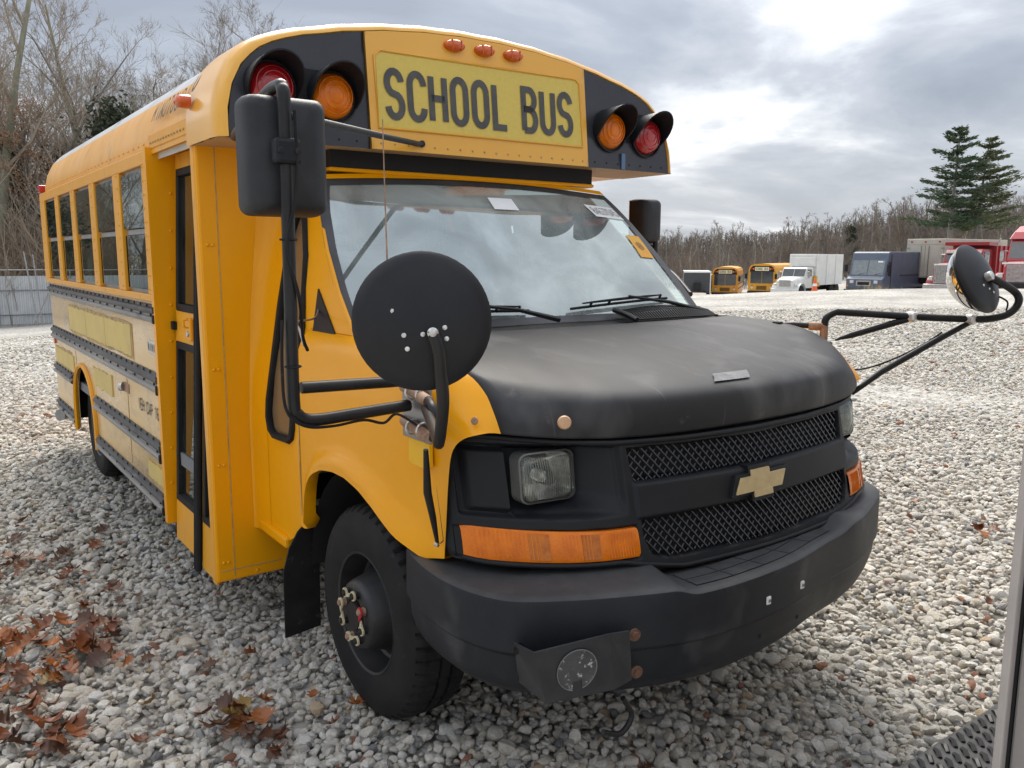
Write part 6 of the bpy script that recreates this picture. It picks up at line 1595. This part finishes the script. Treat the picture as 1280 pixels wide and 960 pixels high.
for s in (-1, 1):
    P(o, 'headlamp', LAMPW, lambda m: m.box(s * .74 - .12, s * .74 + .12, -.04, 0, 1.06, 1.24), bevel=.02)
    P(o, 'turn_lamp', AMBER, lambda m: m.box(s * 1.0 - .05, s * 1.0 + .05, -.03, 0, .85, .95))
    P(o, 'side_window', FGL, lambda m: m.box(min(s * 1.115, s * 1.13), max(s * 1.115, s * 1.13), .7, 1.05, 1.5, 2.35))
    P(o, 'mirror', BLK, lambda m: m.box(s * 1.32 - .09, s * 1.32 + .09, .3, .38, 1.75, 2.15).tube([(s * 1.12, .6, 2.2), (s * 1.32, .35, 2.18), (s * 1.32, .35, 1.7), (s * 1.12, .6, 1.65)], .018, 5))
P(o, 'bumper', BLK, lambda m: m.box(-1.14, 1.14, -.22, .02, .45, .72), bevel=.04)
P(o, 'sliding_door', FBL, lambda m: m.box(1.12, 1.15, 1.1, 2.1, .7, 2.75), bevel=.01); P(o, 'panel_trim', pmat('black_trim', (.03, .03, .035), rough=.5), lambda m: m.box(1.121, 1.14, 2.25, 6.9, 1.5, 1.56).box(1.121, 1.14, 1.02, 1.08, .7, 2.8))
P(o, 'label', WHITE, lambda m: m.grid([[(x, .30 + .32 * t - .016, 1.46 + 1.06 * t) for x in (.55, .85)] for t in (.80, .88)]))
wheels(o, [(-.95, 1.2), (.95, 1.2), (-.95, 5.2), (.95, 5.2)], .42)

# beige box body seen from behind
o = veh('box_trailer', 1158, 52, 30, 298.5, 3.55, 'beige box trailer with hinged rear doors between blue van and red lorry', 'trailer')
P(o, 'box_body', FBG, lambda m: m.box(-1.25, 1.25, 0, 7.5, 1.15, 3.55), bevel=.03)
for s in (-1, 1):
    dr = P(o, 'rear_door', FBG, lambda m: m.box(min(s * .012, s * 1.16), max(s * .012, s * 1.16), -.04, -.001, 1.25, 3.15), bevel=.008)
    for z in (1.45, 1.95, 2.45, 2.95): P(dr, 'hinge', GREY, lambda m: m.box(min(s * 1.0, s * 1.22), max(s * 1.0, s * 1.22), -.07, -.04, z, z + .05))
    P(dr, 'lock_rod', GREY, lambda m: m.tube([(s * .25, -.07, 1.25), (s * .25, -.07, 3.12)], .022, 6))
P(o, 'top_beam', FBG, lambda m: m.box(-1.22, 1.22, -.03, -.0015, 3.2, 3.5)); 
for x in (-.9, 0, .9): P(o, 'marker_lamp', REDL, lambda m: m.box(x - .06, x + .06, -.05, -.03, 3.32, 3.4))
P(o, 'rear_frame', BLKM, lambda m: m.box(-1.2, 1.2, -.02, .3, .85, 1.149).box(-1.1, 1.1, -.02, .1, .45, .58).box(-.9, -.8, 0, .1, .58, .85).box(.8, .9, 0, .1, .58, .85).box(-.5, .5, .3, 7.4, .75, 1.148))
for x in (-.8, .8): P(o, 'tail_lamp', REDL, lambda m: m.box(x - .1, x + .1, -.04, -.021, .95, 1.05))
wheels(o, [(-.95, 1.6), (.95, 1.6), (-.95, 2.8), (.95, 2.8)], .5)

# red tipper lorry
o = veh('dump_truck', 1187, 46.5, 22, 302, 3.1, 'red tipper lorry with slatted chrome grille behind the round mirror', 'truck')
conv_cab(o, FRD, 1.9, 1.02, 2.72, 1.95, 1.95, 1.78, .25)
P(o, 'sun_visor', FWH, lambda m: m.box(-.95, .95, 1.92, 2.2, 2.46, 2.6), bevel=.02); P(o, 'hood_trim', FWH, lambda m: m.box(-.74, .74, -.02, .06, 1.78, 1.86), bevel=.015)
g = P(o, 'grille', FCH, lambda m: m.box(-.70, .70, -.03, -.001, .78, 1.76))
for i in range(15): P(g, 'grille_bar', FCH, lambda m: m.box(-.66 + .092 * i, -.63 + .092 * i, -.07, -.031, .82, 1.72))
P(o, 'bumper', FCH, lambda m: m.box(-1.2, 1.2, -.25, 0, .42, .74), bevel=.04)
P(o, 'tipper_body', FRD, lambda m: m.plate([(3.7, 1.0), (3.7, 3.08), (2.4, 3.1), (2.4, 2.92), (3.55, 2.88), (3.6, 1.0)], lambda y, z: (-1.2, y, z), lambda y, z: (1.2, y, z)).box(-1.2, -1.1, 3.71, 8.5, 1.1, 2.9).box(1.1, 1.2, 3.71, 8.5, 1.1, 2.9))
for i in range(7): P(o, 'body_rib', FRD, lambda m: m.box(1.2, 1.28, 3.9 + .7 * i, 4.0 + .7 * i, 1.1, 2.9))
P(o, 'body_hook', FCH, lambda m: m.tube([(1.15, 3.6, 3.0), (1.25, 3.6, 3.1), (1.35, 3.55, 3.3)], .04, 6))
P(o, 'chassis', DARK, lambda m: m.box(-.5, .5, .2, 8.4, .55, .95))
wheels(o, [(-1.0, .9), (1.0, .9), (-1.0, 6.2), (1.0, 6.2), (-1.0, 7.4), (1.0, 7.4)], .52)

# red stake trailer behind, and the faded red tractor at the edge
o = veh('stake_trailer', 1236, 50, 8, 309, 2.9, 'red slatted stake trailer between the two red lorries', 'trailer')
for i in range(9): P(o, 'stake', FRD, lambda m: m.box(-1.25 + .3 * i, -1.15 + .3 * i, 0, .07, .9, 2.9))
for z in (1.0, 1.5, 2.0, 2.5, 2.85): P(o, 'slat', FRD, lambda m: m.box(-1.3, 1.3, .071, .12, z, z + .1))
P(o, 'bed', FRD, lambda m: m.box(-1.3, 1.3, .121, 6, .75, .95)); P(o, 'side_wall', FRD, lambda m: m.box(-1.3, -1.22, .13, 6, .96, 2.9).box(1.22, 1.3, .13, 6, .96, 2.9).box(-1.21, 1.21, 5.9, 6, .96, 2.9))
wheels(o, [(-1, 1.5), (1, 1.5)], .45)
o = veh('road_tractor', 1282, 40, 12, 279, 3.55, 'faded red sleeper tractor unit at the right frame edge', 'truck')
conv_cab(o, FPK, 1.9, 1.1, 2.85, 1.75, 1.8, 1.62, .4)
P(o, 'roof_fairing', FPK, lambda m: m.plate([(2.15, 2.84), (2.5, 3.2), (3.1, 3.5), (3.7, 3.55), (4.6, 3.55), (4.6, .9), (3.61, .9), (3.61, 2.84)], lambda y, z: (-1.12 + .35 * max(0, z - 2.84), y, z), lambda y, z: (1.12 - .35 * max(0, z - 2.84), y, z)), bevel=.06)
P(o, 'grille', FCH, lambda m: [m.box(-.62, .62, -.03, 0, .75 + .06 * i, .79 + .06 * i) for i in range(14)])
P(o, 'hood_trim', FWH, lambda m: m.box(-.85, .85, -.01, .05, 1.60, 1.68), bevel=.02)
P(o, 'bumper', BLKM, lambda m: m.box(-1.2, 1.2, -.25, .02, .38, .72), bevel=.05)
wheels(o, [(-1.0, .85), (1.0, .85), (-1.0, 5.2), (1.0, 5.2)], .5)
# dark trailer at the left of the yellow buses
o = veh('dark_trailer', 872, 76, -2, 341, 2.4, 'dark grey box trailer with a pale frame left of the buses', 'trailer')
P(o, 'box_body', pmat('charcoal_panel', (.05, .052, .058), (.07, .07, .075), rough=.5), lambda m: m.box(-1.2, 1.2, 0, 5.5, .6, 2.5), bevel=.03)
P(o, 'frame', FWH, lambda m: m.box(1.12, 1.22, -.05, .05, .6, 2.52).box(-1.22, 1.111, -.05, .05, 2.4, 2.52).box(1.2, 1.23, .051, 5.5, 2.42, 2.52))
P(o, 'roof_sheet', FWH, lambda m: m.box(-1.2, 1.2, .051, 5.5, 2.501, 2.54)); P(o, 'drawbar', BLKM, lambda m: m.tube([(-.8, 0, .7), (0, -1.3, .7), (.8, 0, .7)], .06, 6).box(-.3, .3, -.6, -.1, .75, 1.5))
wheels(o, [(-1.1, 2.5), (1.1, 2.5)], .36)
# traffic cone
q = gpos(1018, 47); q = at(1018, 365, 45.5)
o = empty('traffic_cone', (q.x, q.y, q.z)); tag(o, 'orange traffic cone standing in front of the white lorry', 'cone')
P(o, 'cone', pmat('cone_orange', (.75, .14, .03), (.65, .12, .03), rough=.5), lambda m: m.lathe([(.17, .04), (.04, .72), (.03, .73)], 16), smooth=40)
P(o, 'base', pmat('cone_base', (.6, .11, .03), rough=.6), lambda m: m.box(-.22, .22, -.22, .22, 0, .04), bevel=.01)
P(o, 'band', WHITE, lambda m: m.lathe([(.122, .32), (.096, .46)], 16, cap=False), smooth=40)
# weeds along the crest
mb = MB(); r = random.Random(3)
for k in range(420):
    px = r.choice((r.gauss(1093, 9), r.gauss(1093, 9), r.uniform(1040, 1180))); q = gpos(px, r.uniform(36.5, 38.5)); h = r.uniform(.1, .42)
    v = Vector((r.gauss(0, .12), r.gauss(0, .12), h)); w_ = Vector((.012, .01, 0)); mb.tri(q - w_, q + w_, q + v)
tag(mb.build('dry_weeds', pmat('weed', (.30, .27, .09), (.36, .30, .14), rough=.8, scale=2), None, merge=False), kind='stuff')

# ================================================================== LORRY CORNER BESIDE THE LENS
STEEL = pmat('brushed_grey_steel', (.34, .315, .30), (.28, .26, .245), rough=.42, metal=.3, scale=3, stretch=(1, 1, .3), c3=(.20, .16, .14), scale3=12, lo3=.62, hi3=.85)
tr = empty('lorry_corner', (-.562, -1.875, 0)); tag(tr, 'grey steel lorry corner with black ribbed step at the right frame edge', 'truck')
P(tr, 'body_panel', STEEL, lambda m: m.box(.010, 2.2, -1.4, -.0205, .50, 2.7), bevel=.005)
P(tr, 'corner_flange', pmat('flange_steel', (.50, .45, .42), (.40, .36, .335), rough=.5, metal=.15, scale=6), lambda m: m.box(-.012, .05, -.016, .0, .45, 2.72), bevel=.004)
P(tr, 'panel_gap', DARK, lambda m: m.box(.006, .1, -.0200, -.0165, .5, 2.7))
for z in (.62, .86, 1.12, 1.4): P(tr, 'panel_bolt', STEEL, lambda m: m.lathe([(.013, 0), (.012, .005), (.006, .008), (0, .0085)], 14, Matrix.Translation((.010, -.062, z)) @ look((-1, 0, 0))), smooth=50)
P(tr, 'chassis', DARK, lambda m: m.box(.3, 2.2, -1.3, -.2, .3, .499))
st = P(tr, 'step', pmat('step_black', (.02, .02, .022), (.035, .034, .034), rough=.5, scale=15), lambda m: m.box(-.01, 1.3, .001, .275, .385, .438), bevel=.012)
rib = MB()
for j in range(7):
    for i in range(35):
        x = .02 + .036 * i + (.018 if j % 2 else 0); y = .03 + .036 * j
        rib.tube([(x - .012, y - .012, .438), (x, y, .4455), (x + .012, y + .012, .438)], .006, 5)
tag(rib.build('tread_ribs', MATS['step_black'], st, smooth=60, merge=False), kind='stuff')
P(tr, 'step_bracket', BLKM, lambda m: m.box(.2, .26, .02, .2, .36, .384).box(1.0, 1.06, .02, .2, .36, .384))
wheels(tr, [(1.6, -.25)], .5)
